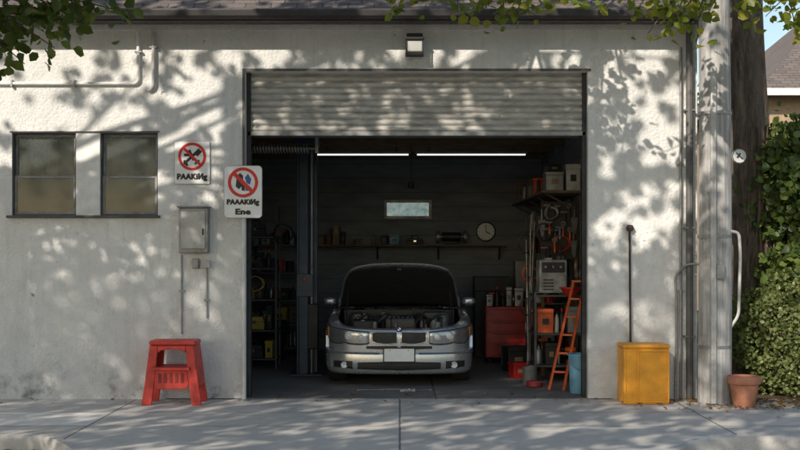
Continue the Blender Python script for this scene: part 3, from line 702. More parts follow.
def hood_pt(u,v,lift=0,wsc=1):
    w=(.80-.15*v)*wsc
    rr_=1-abs(u)**4*.09*v
    l=Lh*v*rr_
    x=CX+u*w*(1-.08*max(0,v-.75)/.25*abs(u)**3); cam_=.035*(1-u*u)+.02*math.sin(v*math.pi)
    h=cam_+lift
    return (x,hy-l*math.cos(A)-h*math.sin(A),hz+l*math.sin(A)+h*math.cos(A))
NU,NV=24,14
top=[[hood_pt(-1+2*i/NU,j/NV,.010) for i in range(NU+1)] for j in range(NV+1)]
bot=[[hood_pt(-1+2*i/NU,j/NV,-.010) for i in range(NU+1)] for j in range(NV+1)]
b=B(); b.grid(top); b.grid(bot)
for j in (0,NV): b.grid([top[j],bot[j]])
for i in (0,NU): b.grid([[r[i] for r in top],[r[i] for r in bot]])
bn=b.make('bonnet',PAINT,car,smooth=True,ang=50)
lin=[]
for j in range(15):
    lin.append([hood_pt(-.965+1.93*i/28,.01+.96*j/14,-.020-.010*(.5+.5*math.cos(i*1.2))*(.5+.5*math.cos(j*1.3))) for i in range(29)])
B().grid(lin).make('bonnet_liner',LINER,bn,smooth=True,solid=.006)
hc=hood_pt(0,.93,-.04); B().box(CX-.03,CX+.03,hc[1],hc[1]+.03,hc[2]-.015,hc[2]+.015).make('bonnet_catch',DKMET,bn,bevel=.004)
for s in (-1,1):
    hp_=hood_pt(s*.88,.42,-.02); B().cyl((CX+s*.68,CYY+.95,.82),hp_,.009,.007,n=8).make('gas_strut',DKMET,bn,smooth=True)
def gh(z):
    t=max(0,min(1,(z-.9)/.47)); return .765-.165*t, 1.36+.78*t, 3.95-.75*t
def ghring(z,sc=1,n=56):
    hw,yf,yr=gh(z); cy=(yf+yr)/2; hl=(yr-yf)/2; o=[]
    for j in range(n):
        a=2*math.pi*j/n; c,s=math.cos(a),math.sin(a); e=2/4.5
        o.append((CX+sc*hw*math.copysign(abs(c)**e,c),CYY+cy+sc*hl*math.copysign(abs(s)**e,s),z))
    return o
B().grid([ghring(z) for z in (.90,1.0,1.1,1.2,1.315)],closed=True).make('window_glass',CARGL,car,smooth=True)
rf=[ghring(1.31,1.003),ghring(1.345,1.0),[(a,b_,1.375) for a,b_,_ in ghring(1.37,.97)],[(a,b_,1.395) for a,b_,_ in ghring(1.37,.85)],[(a,b_,1.405) for a,b_,_ in ghring(1.37,.5)],[(a,b_,1.407) for a,b_,_ in ghring(1.37,.02)]]
B().grid(rf,closed=True).make('roof',PAINT,car,smooth=True)
b=B()
for j in (5,8,20,23,28,35,48,49,0):
    b.tube([ghring(z,1.003)[j] for z in (.90,1.05,1.2,1.32)],.022 if j not in(0,28) else .03,8)
b.each('pillar',PAINT,car,smooth=True)
for s in (-1,1):
    mx,my,mz=CX+s*.925,CYY+1.5,.985
    rows=[]
    for i in range(13):
        th=math.pi*i/12; rows.append([])
        for j in range(20):
            ph=2*math.pi*j/20; cx_=math.copysign(abs(math.cos(ph))**.7,math.cos(ph)); sz_=math.copysign(abs(math.sin(ph))**.7,math.sin(ph)); q=math.sin(th)**.6
            rows[-1].append((mx+.09*cx_*q,my-.055*math.cos(th),mz+.055*sz_*q))
    M=B().grid(rows,closed=True).make('wing_mirror',PAINT,car,smooth=True)
    B().tube([(mx-s*.05,my,mz-.03),(CX+s*.80,my+.03,.91)],.028,8).make('mirror_arm',BLK,M,smooth=True)
for s in (-1,1):
    for wy in WY:
        cx_=CX+s*.775; cy_=CYY+wy; wc=(cx_,cy_,.318)
        W_=B().lathe([(.215,-.09),(.25,-.11),(.29,-.11),(.305,-.09),(.312,-.05),(.312,.05),(.305,.09),(.29,.11),(.25,.11),(.215,.09),(.2,0),(.215,-.09)],wc,axis='x',n=40).make('wheel',RUB,car,smooth=True)
        b=B().lathe([(.2,-.085),(.215,-.095),(.218,-.08),(.19,-.05),(.19,.05),(.218,.08),(.215,.095),(.2,.085)],wc,axis='x',n=36)
        for k in range(7):
            a=2*math.pi*k/7; b.obox((cx_+s*.07,cy_+.04*math.cos(a),.318+.04*math.sin(a)),(cx_+s*.075,cy_+.2*math.cos(a),.318+.2*math.sin(a)),.03,.04,(1,0,0))
        b.lathe([(0,s*.09),(.045,s*.085),(.05,s*.05)],wc,axis='x',n=16); b.make('rim',ALU,W_,smooth=True)
        B().lathe([(.0,s*.02),(.15,s*.02),(.15,s*.0),(0,0)],wc,axis='x',n=24).make('brake_disc',DKMET,W_,smooth=True)
# ------------------------------------------------------------------ interior fittings
for (xa,xb) in ((-1.26,.15),(.22,1.85)):
    t=thing('fluorescent_light','lit fluorescent batten hanging below dark garage ceiling','lamp',((xa+xb)/2,3.8,3.05),group='fluorescent battens on the ceiling')
    B().box(xa,xb,3.77,3.83,3.07,3.10).make('housing',GRMET,t,bevel=.005)
    B().cyl((xa+.03,3.8,3.057),(xb-.03,3.8,3.057),.009,n=10).make('tube',TUBE,t,smooth=True)
    B().cyl((xa+.2,3.8,3.101),(xa+.2,3.8,3.29),.006,n=6).cyl((xb-.2,3.8,3.101),(xb-.2,3.8,3.29),.006,n=6).each('hanger',DKMET,t)
lx,ly=-1.24,2.5
t=thing('car_lift_post','tall dark blue steel vehicle lift column bolted to garage floor','car lift',(lx,ly,0))
B().box(lx-.13,lx-.10,ly-.12,ly+.12,.02,3.05).box(lx-.099,lx+.13,ly+.09,ly+.12,.02,3.05).box(lx-.099,lx+.02,ly-.12,ly-.09,.02,3.05).make('column',BLUED,t,bevel=.006)
B().box(lx-.22,lx+.22,ly-.22,ly+.22,.008,.03).make('base_plate',BLUED,t,bevel=.004)
B().box(lx-.07,lx+.15,ly-.08,ly+.08,.35,.95).make('carriage',DKMET,t,bevel=.01)
B().box(lx-.13,lx+.09,ly-.15,ly-.121,1.05,1.35).make('control_box',simple('control box grey',(.10,.11,.12),.5),t,bevel=.01)
B().lathe([(0,-.02),(.025,-.018),(.028,0)],(lx-.02,ly-.152,1.28),axis='y',n=14).make('stop_button',REDM,t,smooth=True)
B().cyl((lx+.06,ly-.02,.03),(lx+.06,ly-.02,3.0),.022,n=14).make('hydraulic_ram',GRMET,t,smooth=True)
B().box(lx-.16,lx+.16,ly-.14,ly+.14,3.051,3.2).make('head_plate',BLUED,t,bevel=.01)
t=thing('door_spring_shaft','greasy steel torsion spring shaft hung under garage ceiling','door gear',(-1.3,1.0,2.9))
B().cyl((-2.1,1.0,2.88),(-.98,1.0,2.88),.018,n=10).make('shaft',GRMET,t,smooth=True)
sp=[(-1.9+.8*i/160,1.0+.055*math.cos(i*.9),2.88+.055*math.sin(i*.9)) for i in range(161)]
B().tube(sp,.009,6).make('spring',GRMET,t,smooth=True)
B().box(-1.02,-.98,.97,1.03,2.82,3.29).box(-2.1,-2.06,.97,1.03,2.82,3.29).each('bracket',GRMET,t,bevel=.003)
t=thing('lit_rear_window','small rear window glowing pale green in garage back wall','window',(.13,YB,2.2))
B().box(-.27,.53,YB-.05,YB-.002,2.2,2.25).box(-.27,.53,YB-.05,YB-.002,2.47,2.52).box(-.27,-.22,YB-.05,YB-.002,2.2501,2.4699).box(.48,.53,YB-.05,YB-.002,2.2501,2.4699).make('frame',GRMET,t,bevel=.004)
B().box(-.22,.48,YB-.02,YB-.012,2.25,2.47).make('pane',SCRN,t)
t=thing('pendant_lamp','small dark pendant lamp hanging above the car','lamp',(.17,4.6,2.6))
B().cyl((.17,4.6,2.62),(.17,4.6,2.72),.05,.04,n=16).make('lamp_shade',DKMET,t,smooth=True); B().cyl((.17,4.6,2.72),(.17,4.6,3.29),.006,n=6).make('cord',BLK,t); B().box(.05,.29,4.58,4.62,2.60,2.619).make('bar',DKMET,t)
t=thing('wall_clock','round white wall clock with black hands on back wall','clock',(1.43,YB-.03,1.99))
B().lathe([(0,.0),(.15,0),(.165,-.02),(.165,-.04),(.15,-.045),(.145,-.03)],(1.43,YB-.002,1.99),axis='y',n=32).make('case',DKMET,t,smooth=True)
B().lathe([(0,-.031),(.144,-.031)],(1.43,YB-.002,1.99),axis='y',n=32).make('dial',SIGNW,t)
b=B(); bar(b,1.43,1.99,1.43,2.10,.012,YB-.038,YB-.035); bar(b,1.43,1.99,1.50,1.95,.016,YB-.039,YB-.035)
for k in range(12): a=k*math.pi/6; bar(b,1.43+.12*math.cos(a),1.99+.12*math.sin(a),1.43+.135*math.cos(a),1.99+.135*math.sin(a),.008,YB-.038,YB-.035)
b.make('clock_face_marks',BLK,t)
def wallshelf(label,x0,x1,y0,y1,z,mat=WOODM,side='back'):
    t=thing('wall_shelf',label,'shelf',((x0+x1)/2,(y0+y1)/2,z))
    B().box(x0,x1,y0,y1,z-.03,z).make('board',mat,t,bevel=.004)
    if side=='back':
        k=max(2,int((x1-x0)/.9)+1)
        for i in range(k): b=B(); x=x0+.1+(x1-x0-.2)*i/(k-1); b.box(x-.015,x+.015,y1-.03,y1-.002,z-.25,z-.031); b.obox((x,y1-.03,z-.23),(x,y0+.06,z-.04),.02,.02); b.make('bracket',DKMET,t)
    else:
        k=max(2,int((y1-y0)/.9)+1)
        for i in range(k): b=B(); y=y0+.1+(y1-y0-.2)*i/(k-1); b.box(x1-.03,x1-.002,y-.015,y+.015,z-.3,z-.031); b.obox((x1-.03,y,z-.28),(x0+.06,y,z-.04),.02,.02); b.make('bracket',DKMET,t)
    return t
wallshelf('long wooden shelf crossing the back wall behind the car',-2.5,1.75,YB-.36,YB-.002,1.77)
wallshelf('wooden wall shelf high on the side wall full of boxes',1.8,XRI-.002,1.75,5.6,2.42,side='right')
def rack(label,x0,x1,y0,y1,zs,top):
    t=thing('shelving_rack',label,'shelf',((x0+x1)/2,(y0+y1)/2,0),group='metal shelving racks')
    b=B()
    for x in (x0,x1-.03):
        for y in (y0,y1-.03): b.box(x,x+.03,y,y+.03,.008,top)
    b.each('upright',RACKM,t,bevel=.003)
    for z in zs: B().box(x0+.003,x1-.003,y0+.003,y1-.003,z-.025,z).make('shelf_board',RACKM,t,bevel=.003)
    return t
rack('steel rack with machine and bowls by garage side wall',1.68,2.33,1.55,2.2,(.22,.62,1.10),1.14)
rack('tall crowded steel rack against the side wall',1.80,2.33,2.75,3.65,(.25,.60,.95,1.30,1.62,1.94),2.2)
rack('dark crowded steel rack in the garage corner',-2.56,-1.5,5.1,5.75,(.15,.52,.90,1.33),1.72)
rack('dark steel rack beside the lift column',-2.56,-1.72,3.2,3.7,(.15,.55,.98,1.42,1.86),2.3)
COLS={'cardboard':CARD,'white':WHT,'red':REDM,'blue':BLUE,'black':BLK,'grey':GRMET,'green':GRN,'yellow':YEL,'orange':LADR,'wooden':WOODM,'silver':ALU}
TAPE=simple('tape',(.42,.33,.2),.4)
def boxitem(x,y,z,w,d,h,c,on,ang=0):
    t=thing('storage_box',f'{c} storage box with lid {on}','box',(x,y,z),group='boxes stored in the garage'); t.rotation_euler=(0,0,ang)
    B().box(x-w/2,x+w/2,y-d/2,y+d/2,z,z+h*.82).make('box_body',COLS[c],t,bevel=.006)
    B().box(x-w/2-.006,x+w/2+.006,y-d/2-.006,y+d/2+.006,z+h*.82+.001,z+h).make('lid',COLS[c],t,bevel=.006)
    if c!='cardboard': B().box(x-w*.2,x+w*.2,y-d/2-.012,y-d/2-.001,z+h*.35,z+h*.6).make('label_patch',CARD if c in('black','grey','blue','green','red') else DKMET,t)
    else: B().box(x-.025,x+.025,y-d/2-.008,y+d/2+.008,z+h*.6,z+h+.002).make('tape',TAPE,t)
def can(x,y,z,r,h,c,on):
    t=thing('paint_can',f'{c} paint can {on}','can',(x,y,z),group='paint cans in the garage')
    B().lathe([(0,0),(r*.97,0),(r,.01),(r,h-.012),(r*1.03,h-.008),(r*1.03,h),(r*.9,h)],(x,y,z),n=20).make('can_body',COLS[c],t,smooth=True)
    B().lathe([(0,h-.006),(r*.89,h-.006)],(x,y,z),n=20).make('lid',ALU,t)
def bottle(x,y,z,r,h,c,on):
    t=thing('bottle',f'{c} plastic bottle {on}','bottle',(x,y,z),group='bottles in the garage')
    B().lathe([(0,0),(r,0),(r,h*.6),(r*.85,h*.72),(r*.35,h*.82),(r*.33,h*.88)],(x,y,z),n=16).make('bottle_body',COLS[c],t,smooth=True)
    B().lathe([(r*.4,h*.88),(r*.4,h),(0,h)],(x,y,z),n=12).make('cap',BLK if c!='black' else REDM,t,smooth=True)
def toolbox(x,y,z,w,d,h,c,on):
    t=thing('toolbox',f'{c} toolbox with handle {on}','toolbox',(x,y,z),group='toolboxes in the garage')
    B().box(x-w/2,x+w/2,y-d/2,y+d/2,z,z+h*.6).make('tray',COLS[c],t,bevel=.006)
    B().prism([(x-w/2,z+h*.61),(x+w/2,z+h*.61),(x+w/2-.03,z+h),(x-w/2+.03,z+h)],y-d/2,y+d/2).make('lid',COLS[c],t,bevel=.006)
    B().tube(fillet([(x-w*.2,y,z+h),(x-w*.2,y,z+h+.05),(x+w*.2,y,z+h+.05),(x+w*.2,y,z+h)],.015),.008,8).make('handle',BLK,t,smooth=True)
    B().box(x-.02,x+.02,y-d/2-.01,y-d/2-.001,z+h*.45,z+h*.7).make('latch',CHROME,t)
def drill(x,y,z,c,on):
    t=thing('power_drill',f'{c} cordless power drill {on}','drill',(x,y,z),group='power drills in the garage')
    B().box(x-.05,x+.05,y-.04,y+.04,z,z+.05).make('battery_pack',BLK,t,bevel=.006)
    B().obox((x,y,z+.051),(x+.02,y,z+.15),.035,.045,(0,1,0)).make('grip',COLS[c],t,bevel=.006)
    B().cyl((x+.07,y,z+.18),(x-.06,y,z+.18),.034,.03,n=14).make('motor_housing',COLS[c],t,smooth=True)
    B().cyl((x-.061,y,z+.18),(x-.11,y,z+.18),.022,.01,n=12).make('chuck',DKMET,t,smooth=True)
def coil(x,y,z,r,c,on):
    t=thing('cable_coil',f'{c} coiled cable {on}','cable',(x,y,z),group='coiled cables in the garage')
    pp=[(x+(r+.012*math.sin(i*.7))*math.cos(i*.3),y+.004*(i%7)-.012,z+(r+.012*math.cos(i*.9))*math.sin(i*.3)) for i in range(110)]
    B().tube(pp,.007,6).make('cable',COLS[c],t,smooth=True)
rr=random.Random(11)
def fill_x(x0,x1,y,z,hmax,on,pal,dmax=.3,gap=.02):
    x=x0
    while x<x1-.06:
        k=rr.random(); c=rr.choice(pal)
        if k<.38:
            w=min(rr.uniform(.08,.24),x1-x); boxitem(x+w/2,y+rr.uniform(-.03,.03),z,w-.02,min(dmax,rr.uniform(.12,.28)),min(hmax,rr.uniform(.10,.36)),c,on,rr.uniform(-.08,.08)); x+=w+rr.uniform(.01,gap)
        elif k<.54: r_=rr.uniform(.035,.075); can(x+r_,y+rr.uniform(-.06,.06),z,r_,min(hmax,rr.uniform(.1,.22)),c,on); x+=2*r_+rr.uniform(.01,gap)
        elif k<.80: r_=rr.uniform(.02,.045); bottle(x+r_,y+rr.uniform(-.07,.07),z,r_,min(hmax,rr.uniform(.16,.32)),c,on); x+=2*r_+rr.uniform(.008,gap)
        elif k<.9 and x1-x>.2 and hmax>.22: drill(x+.11,y-.02,z,rr.choice(['orange','yellow','red','black']),on); x+=.2
        else:
            w=min(.3,x1-x)
            if w>.2: toolbox(x+w/2,y,z,w-.02,.2,min(hmax-.06,.18),c,on)
            x+=w+.02
ALLC=['black','white','grey','black','red','grey','white','wooden','orange','silver','red','cardboard','orange','grey']
DIM=['cardboard','black','grey','black','blue','wooden','silver']
fill_x(-2.45,-.9,YB-.18,1.771,.3,'on the long back shelf',DIM)
fill_x(-.75,.4,YB-.18,1.771,.16,'on the long back shelf',DIM,gap=.15)
t=thing('bench_grinder','dark bench grinder with two wheels on back shelf','machine',(.85,YB-.18,1.77))
B().cyl((.7,YB-.18,1.90),(1.0,YB-.18,1.90),.075,n=20).make('motor',DKMET,t,smooth=True)
for x in (.60,1.05): B().cyl((x,YB-.18,1.90),(x+.05,YB-.18,1.90),.1,n=24).make('grinding_wheel',GRMET,t,smooth=True)
B().box(.75,.95,YB-.26,YB-.1,1.771,1.83).make('pedestal',DKMET,t,bevel=.008)
B().cyl((.64,YB-.18,1.9),(1.06,YB-.18,1.9),.018,n=10).make('axle',ALU,t,smooth=True)
for z,h in ((.15,.33),(.52,.33),(.90,.38),(1.33,.36)): fill_x(-2.5,-1.56,5.35,z+.001,h,'on the dark corner rack',DIM+['yellow','red'])
for z,h in ((.15,.36),(.55,.38),(.98,.40),(1.42,.40),(1.86,.4)): fill_x(-2.5,-1.76,3.4,z+.001,h,'on the rack by the lift',DIM+['yellow','black'])
for z,h in ((.25,.32),(.60,.30),(.95,.31),(1.30,.28),(1.62,.28),(1.94,.42)):
    fill_x(1.84,2.30,2.92,z+.001,h,'on the tall side rack',ALLC); fill_x(1.84,2.30,3.35,z+.001,h,'on the tall side rack',ALLC)
fill_x(1.72,2.29,1.8,.221,.34,'on the steel entrance rack',['orange','white','black','grey','silver'])
boxitem(1.83,1.78,.621,.2,.3,.30,'orange','on the steel entrance rack'); bottle(1.98,1.70,.621,.03,.26,'white','on the steel entrance rack'); bottle(2.05,1.74,.621,.04,.3,'black','on the steel entrance rack'); boxitem(2.2,1.8,.621,.16,.3,.33,'grey','on the steel entrance rack')
for y in (1.95,2.45,3.0,3.6,4.3,5.0):
    if y<2.2: boxitem(1.97,y,2.421,.22,.3,.24,'grey','on the high side shelf'); boxitem(2.21,y,2.421,.18,.25,.34,'white','on the high side shelf'); boxitem(1.96,y,2.662,.17,.2,.10,'black','on the high side shelf',.15); continue
    fill_x(1.83,2.33,y,2.421,.42,'on the high side shelf',['white','grey','wooden','grey','black','black','red','black'])
boxitem(1.58,2.9,.008,.28,.3,.34,'black','on the garage floor',.2); can(1.6,1.35,.008,.09,.22,'grey','on the garage floor'); can(1.55,3.6,.008,.1,.3,'blue','on the garage floor')
boxitem(1.52,2.1,.008,.16,.2,.2,'red','on the garage floor',.3); bottle(1.6,1.62,.008,.045,.24,'black','on the garage floor')
for i,(x,y,z,r_,c) in enumerate(((1.72,2.70,1.75,.12,'black'),(1.76,2.70,1.35,.10,'orange'),(-1.62,3.12,1.9,.13,'black'),(-2.0,3.14,1.2,.10,'yellow'),(1.74,2.70,.9,.11,'black'),(1.9,2.2,1.9,.11,'black'),(2.12,2.2,1.75,.10,'red'),(1.98,2.19,2.15,.08,'grey'))): coil(x,y,z,r_,c,'hung on the shelving rack')
def lean(x0,y0,x1,y1,z1,r,c):
    t=thing('metal_bar',f'long {c} bar leaning among the garage shelves','bar',(x0,y0,0),group='bars leaning in the garage')
    B().cyl((x0,y0,.01),(x1,y1,z1),r,n=8).make('shaft',COLS[c],t,smooth=True); B().cyl((x0,y0,.009),(x0+(x1-x0)*.03,y0+(y1-y0)*.03,.06),r*1.3,n=8).make('end_ferrule',BLK,t,smooth=True)
for i in range(6): a=rr.uniform(1.6,1.78); lean(a,2.35+.1*i,a+rr.uniform(-.02,.12),2.5+.1*i,rr.uniform(1.2,2.1),rr.choice([.008,.012,.016]),rr.choice(['grey','wooden','black','silver','wooden']))
t=thing('bench_machine','pale grey boxy workshop charger with dials on steel rack','machine',(1.93,1.8,1.1))
MG=simple('machine grey',(.34,.34,.33),.45,0,.45,10)
B().box(1.75,2.10,1.62,1.98,1.12,1.54).make('casing',MG,t,bevel=.02)
B().box(1.78,2.07,1.605,1.619,1.38,1.51).make('control_panel',DKMET,t,bevel=.003)
b=B()
for i in range(3): b.lathe([(0,-.02),(.016,-.018),(.02,0)],(1.83+.095*i,1.604,1.45),axis='y',n=14)
b.each('knob',GRMET,t,smooth=True)
B().box(1.80,1.86,1.64,1.96,1.101,1.119).box(2.0,2.06,1.64,1.96,1.101,1.119).each('foot',BLK,t)
b=B()
for i in range(4): b.box(1.80,1.93,1.608,1.619,1.16+.04*i,1.175+.04*i)
b.each('vent',DKMET,t)
B().tube(fillet([(1.82,1.8,1.54),(1.82,1.8,1.61),(2.05,1.8,1.61),(2.05,1.8,1.54)],.02),.01,8).make('carry_handle',BLK,t,smooth=True)
t=thing('plastic_bowl','wide red plastic bowl at the edge of the steel rack','bowl',(2.2,1.75,1.1))
B().lathe([(0,1.101),(.07,1.101),(.135,1.19),(.14,1.19),(.145,1.195),(.13,1.185),(.065,1.11),(0,1.11)],(2.12,1.44,.0),n=28).make('bowl',REDM,t,smooth=True)
B().lathe([(.135,1.197),(.15,1.20),(.15,1.19)],(2.12,1.44,0),n=28).make('rim',REDM,t,smooth=True)
t=thing('tool_chest','wide red rolling tool chest with drawers near back wall','tool chest',(1.62,4.0,0))
qx0,qx1=1.26,2.10; qy=4.0
B().box(qx0,qx1,qy,qy+.45,.09,.84).make('cabinet',REDM,t,bevel=.01)
for i,(a,c) in enumerate(((.11,.30),(.31,.47),(.48,.63),(.64,.82))):
    B().box(qx0+.02,qx1-.02,qy-.015,qy-.001,a,c).make('drawer',REDM,t,bevel=.004); B().box(qx0+.1,qx1-.1,qy-.03,qy-.016,c-.03,c-.02).make('drawer_handle',DKMET,t)
for x in (qx0+.06,qx1-.06):
    for y in (qy+.06,qy+.39): B().cyl((x-.015,y,.048),(x+.015,y,.048),.04,n=14).make('castor',BLK,t,smooth=True)
fill_x(qx0+.02,qx1-.02,qy+.2,.841,.4,'on top of red tool chest',['black','grey','black','silver'])
fill_x(qx0+.02,qx1-.02,qy+.38,.841,.5,'on top of red tool chest',['black','grey','white','black'])
boxitem(1.45,5.3,.008,.55,.4,1.25,'black','standing behind the tool chest'); boxitem(1.95,5.1,.008,.3,.3,1.5,'grey','standing behind the tool chest')
def hang(x,y,z,k,c):
    t=thing('hand_tool',{'saw':'hand saw','spanner':'long steel spanner','hammer':'claw hammer'}[k]+' hanging on a garage tool board','tool',(x,y,z),group='tools hung on the wall')
    B().cyl((x,y,z),(x,y,z-.14),.013,n=8).make('handle',COLS[c],t,smooth=True)
    if k=='saw': B().add([(x-.05,y,z-.14),(x+.05,y,z-.14),(x+.02,y,z-.36),(x-.01,y,z-.36)],[(0,1,2,3)]).make('blade',DALU,t,solid=.003)
    elif k=='hammer': B().obox((x-.05,y,z+.015),(x+.04,y,z+.015),.03,.03).make('head',DALU,t,bevel=.004)
    else: B().lathe([(.012,-.008),(.035,-.008),(.035,.008),(.012,.008),(.012,-.008)],(x,y,z+.03),axis='y',n=16).make('jaw',DALU,t,smooth=True)
t=thing('tool_board','dark plywood tool board standing behind the steel rack','board',(2.0,2.3,1.2))
B().box(1.85,2.35,2.26,2.28,1.55,2.3).make('board',simple('dark plywood',(.06,.045,.032),.8),t); B().box(1.86,1.90,2.282,2.33,.01,2.3).box(2.3,2.34,2.282,2.33,.01,2.3).each('batten',WOODM,t)
for i in range(18): hang(1.88+.068*(i%7)+rr.uniform(-.02,.02),2.235-.02*(i//7),2.26-.24*(i//7)-rr.uniform(0,.12),rr.choice(['saw','hammer','spanner','hammer']),rr.choice(['orange','black','red','wooden','black','grey','blue','black']))
t=thing('step_ladder','orange ladder leaning against rack inside garage entrance','ladder',(1.86,.75,0))
bl0,bl1=Vector((1.745,.70,.01)),Vector((1.91,.66,.01)); tp0,tp1=Vector((2.12,1.24,1.28)),Vector((2.25,1.20,1.28))
B().obox(bl0,tp0,.026,.06,(0,1,0)).make('rail',LADR,t,bevel=.004); B().obox(bl1,tp1,.026,.06,(0,1,0)).make('rail',LADR,t,bevel=.004)
for i in range(1,6):
    f=i/6; B().obox(bl0.lerp(tp0,f)+Vector((.014,0,0)),bl1.lerp(tp1,f)-Vector((.014,0,0)),.06,.022).make('rung',LADR,t,bevel=.003)
B().obox(tp0-Vector((.02,0,0)),tp1+Vector((.02,0,0)),.08,.025).make('top_cap',LADR,t,bevel=.004)
t=thing('plastic_bucket','blue plastic bucket with rim standing beside ladder','bucket',(2.03,.42,0))
bx,by=2.065,.46
B().lathe([(0,.012),(.10,.01),(.105,.02),(.125,.44),(.138,.445),(.138,.465),(.122,.465),(.105,.4),(.09,.03),(0,.025)],(bx,by,0),n=32).make('pail',BLUE,t,smooth=True)
B().tube([(bx+.134*math.cos(a),by-.03*math.sin(a)-.1,.45-.16*math.sin(a)) for a in np.linspace(0,math.pi,14)],.004,6).make('handle',ALU,t,smooth=True)
t=thing('hose_coil','coiled dark red air hose lying on garage floor','hose',(1.6,.85,0))
hp2=[(1.62+.09*math.cos(i*.35),1.05+(.09)*math.sin(i*.35),.02+.0008*i) for i in range(70)]
B().tube(hp2,.012,8).make('hose',simple('dark red hose',(.3,.03,.03),.5),t,smooth=True); B().cyl(hp2[-1],Vector(hp2[-1])+Vector((.07,-.06,.02)),.014,n=8).make('nozzle',CHROME,t)
for (x,y,a) in ((-.35,.74,.3),(-.08,.78,-.1),(.22,.68,.6)):
    t=thing('spanner','steel spanner lying on the floor before the car','spanner',(x,y,.01),group='spanners on the floor')
    d=Vector((math.cos(a),math.sin(a)*.6,0)).normalized()*.13; c=Vector((x,y,.016))
    B().obox(c-d,c+d,.022,.008).make('shank',ALU,t,bevel=.002); B().lathe([(.012,-.006),(.026,-.006),(.026,.006),(.012,.006),(.012,-.006)],c+d*1.15,n=14).make('jaw',ALU,t); B().lathe([(.010,-.006),(.022,-.006),(.022,.006),(.010,.006),(.010,-.006)],c-d*1.12,n=14).make('ring_end',ALU,t)
rg=[]
for i in range(12): rg.append([(.0+.016*j+.004*math.sin(i),.58+.014*i,.012+.03*abs(noise.noise(Vector((i*.5,j*.4,1))))) for j in range(12)])
o=B().grid(rg).make('oil_rag',WHT,loc=(.05,.66,0),smooth=True,solid=.003); lab(o,'crumpled pale rag on garage floor before the car','rag')
for i in range(3):
    t=thing('spare_tyre','worn black tyre stacked on the garage floor','tyre',(-2.05,4.5,.01+.2*i),group='stacked spare tyres')
    B().lathe([(.19,.01),(.25,0),(.3,.015),(.315,.05),(.315,.15),(.3,.185),(.25,.2),(.19,.19),(.18,.1),(.19,.01)],(-2.05+.02*i,4.5,.01+.201*i),n=36).make('tyre',RUB,t,smooth=True)
# ------------------------------------------------------------------ trees
def limb(b,p0,p1,r0,r1,wig=.15,n=7,seed=0,sag=0):
    p0,p1=Vector(p0),Vector(p1); L=(p1-p0).length; pts=[]; rs=[]
    for i in range(n+1):
        t=i/n; p=p0.lerp(p1,t); e=math.sin(math.pi*t)*wig*L
        p+=Vector((noise.noise(Vector((seed,t*2,0))),noise.noise(Vector((seed,t*2,5))),noise.noise(Vector((seed,t*2,9)))+.4-sag))*e
        pts.append(p); rs.append(r0+(r1-r0)*t)
    b.tube(pts,rs,9); return pts
def in_view(p,m=.35):
    d=p[1]+CY
    if d<.3: return False
    return abs(p[0])<d*.36+m and p[2]<1.6+.2295*d+m*.7 and p[2]>-1
def tau(x,z):  # leaf density chosen by where shade should fall on wall, doorway and ground
    n1=noise.noise(Vector((x*1.0+3,z*1.5,2.2))); n2=noise.noise(Vector((x*3.4,z*4.2,7.7))); n3=noise.noise(Vector((x*7.5,z*8.5,1.7)))
    n=.5+.7*n1+1.0*n2+.8*n3
    def P(c,wd=.16): return sst(c-wd,c+wd,n)
    if -1.95<x<2.2 and 0<z<2.93: return 3.0
    if z<=0:
        if -.2<x<3.2 and z>-.3: return 2.3
        return .45+2.0*P(.40)
    if -1.95<x<2.2 and z<3.64: return .6+2.0*P(.32)
    if z>=3.64: return .02+1.9*P(.5 if x>-2.3 else .8)
    if x<=-1.95:
        if z>2.6: return .0+1.5*P(.72)
        f=sst(2.6,1.7,z) if False else max(0,min(1,(2.6-z)/1.0))
        return (.25+1.5*P(.5))*(1-f)+(1.55+1.2*P(.2,.25))*f
    if x<3.75:
        if z>1.9: return .0+2.3*P(.57)
        f=max(0,min(1,(1.9-z)/.7)); return (.0+2.3*P(.57))*(1-f)+(1.2+1.5*P(.3))*f
    return .0+1.2*P(.6)
la=.0046
XA,XB,ZA,ZB=-6.5,6.0,-2.6,5.2
tot=int((XB-XA)*(ZB-ZA)*3.1/la)
Sk=Vector((S.x/-S.y,-1,S.z/-S.y))
near=[];far=[]
rx=rng.uniform(XA,XB,tot); rzv=rng.uniform(ZA,ZB,tot); ru=rng.uniform(0,1,tot); rk=rng.uniform(0,1,tot)
for i in range(tot):
    x,z=float(rx[i]),float(rzv[i])
    if ru[i]*3.1>tau(x,z): continue
    if z>1.4: k=3.8+3.4*rk[i]
    else: k=7.6+4.4*rk[i]
    p=(x+Sk.x*k,-k,z+Sk.z*k)
    if in_view(p): 
        k=9.5+3.0*rk[i]; p=(x+Sk.x*k,-k,z+Sk.z*k)
        if in_view(p): continue
    (near if k<7.5 else far).append(p)
def street_tree(label,base,pts,h,r,seed):
    t=thing('street_tree',label,'tree',base,group='street trees along the road')
    b=B(); top=Vector((base[0],base[1],h)); limb(b,base,top,r,r*.7,.04,8,seed)
    P=np.array(pts); idx=rng.choice(len(P),20,replace=False)
    for j,i in enumerate(idx):
        tgt=Vector(P[i]); mid=top.lerp(tgt,.5)+Vector((0,0,.4))
        if in_view(mid,.6): continue
        limb(b,top-Vector((0,0,.25*(j%4))),tgt,r*.16,.008,.12,7,seed+j)
    b.make('trunk',BARK,t,smooth=True)
    leaves_obj('crown',P,.12,LEAF,parent=t,aspect=.85)  # out-of-view crown, leaves placed along the sun direction to shape the dapples
    return t
street_tree('leafy plane tree with trunk at the kerb, crown shaped for dapples',(-6.3,-3.2,-.05),near,4.6,.24,1)
street_tree('leafy plane tree across the road, crown shaped for shade',(-9.5,-12.4,-.05),far,4.2,.26,40)
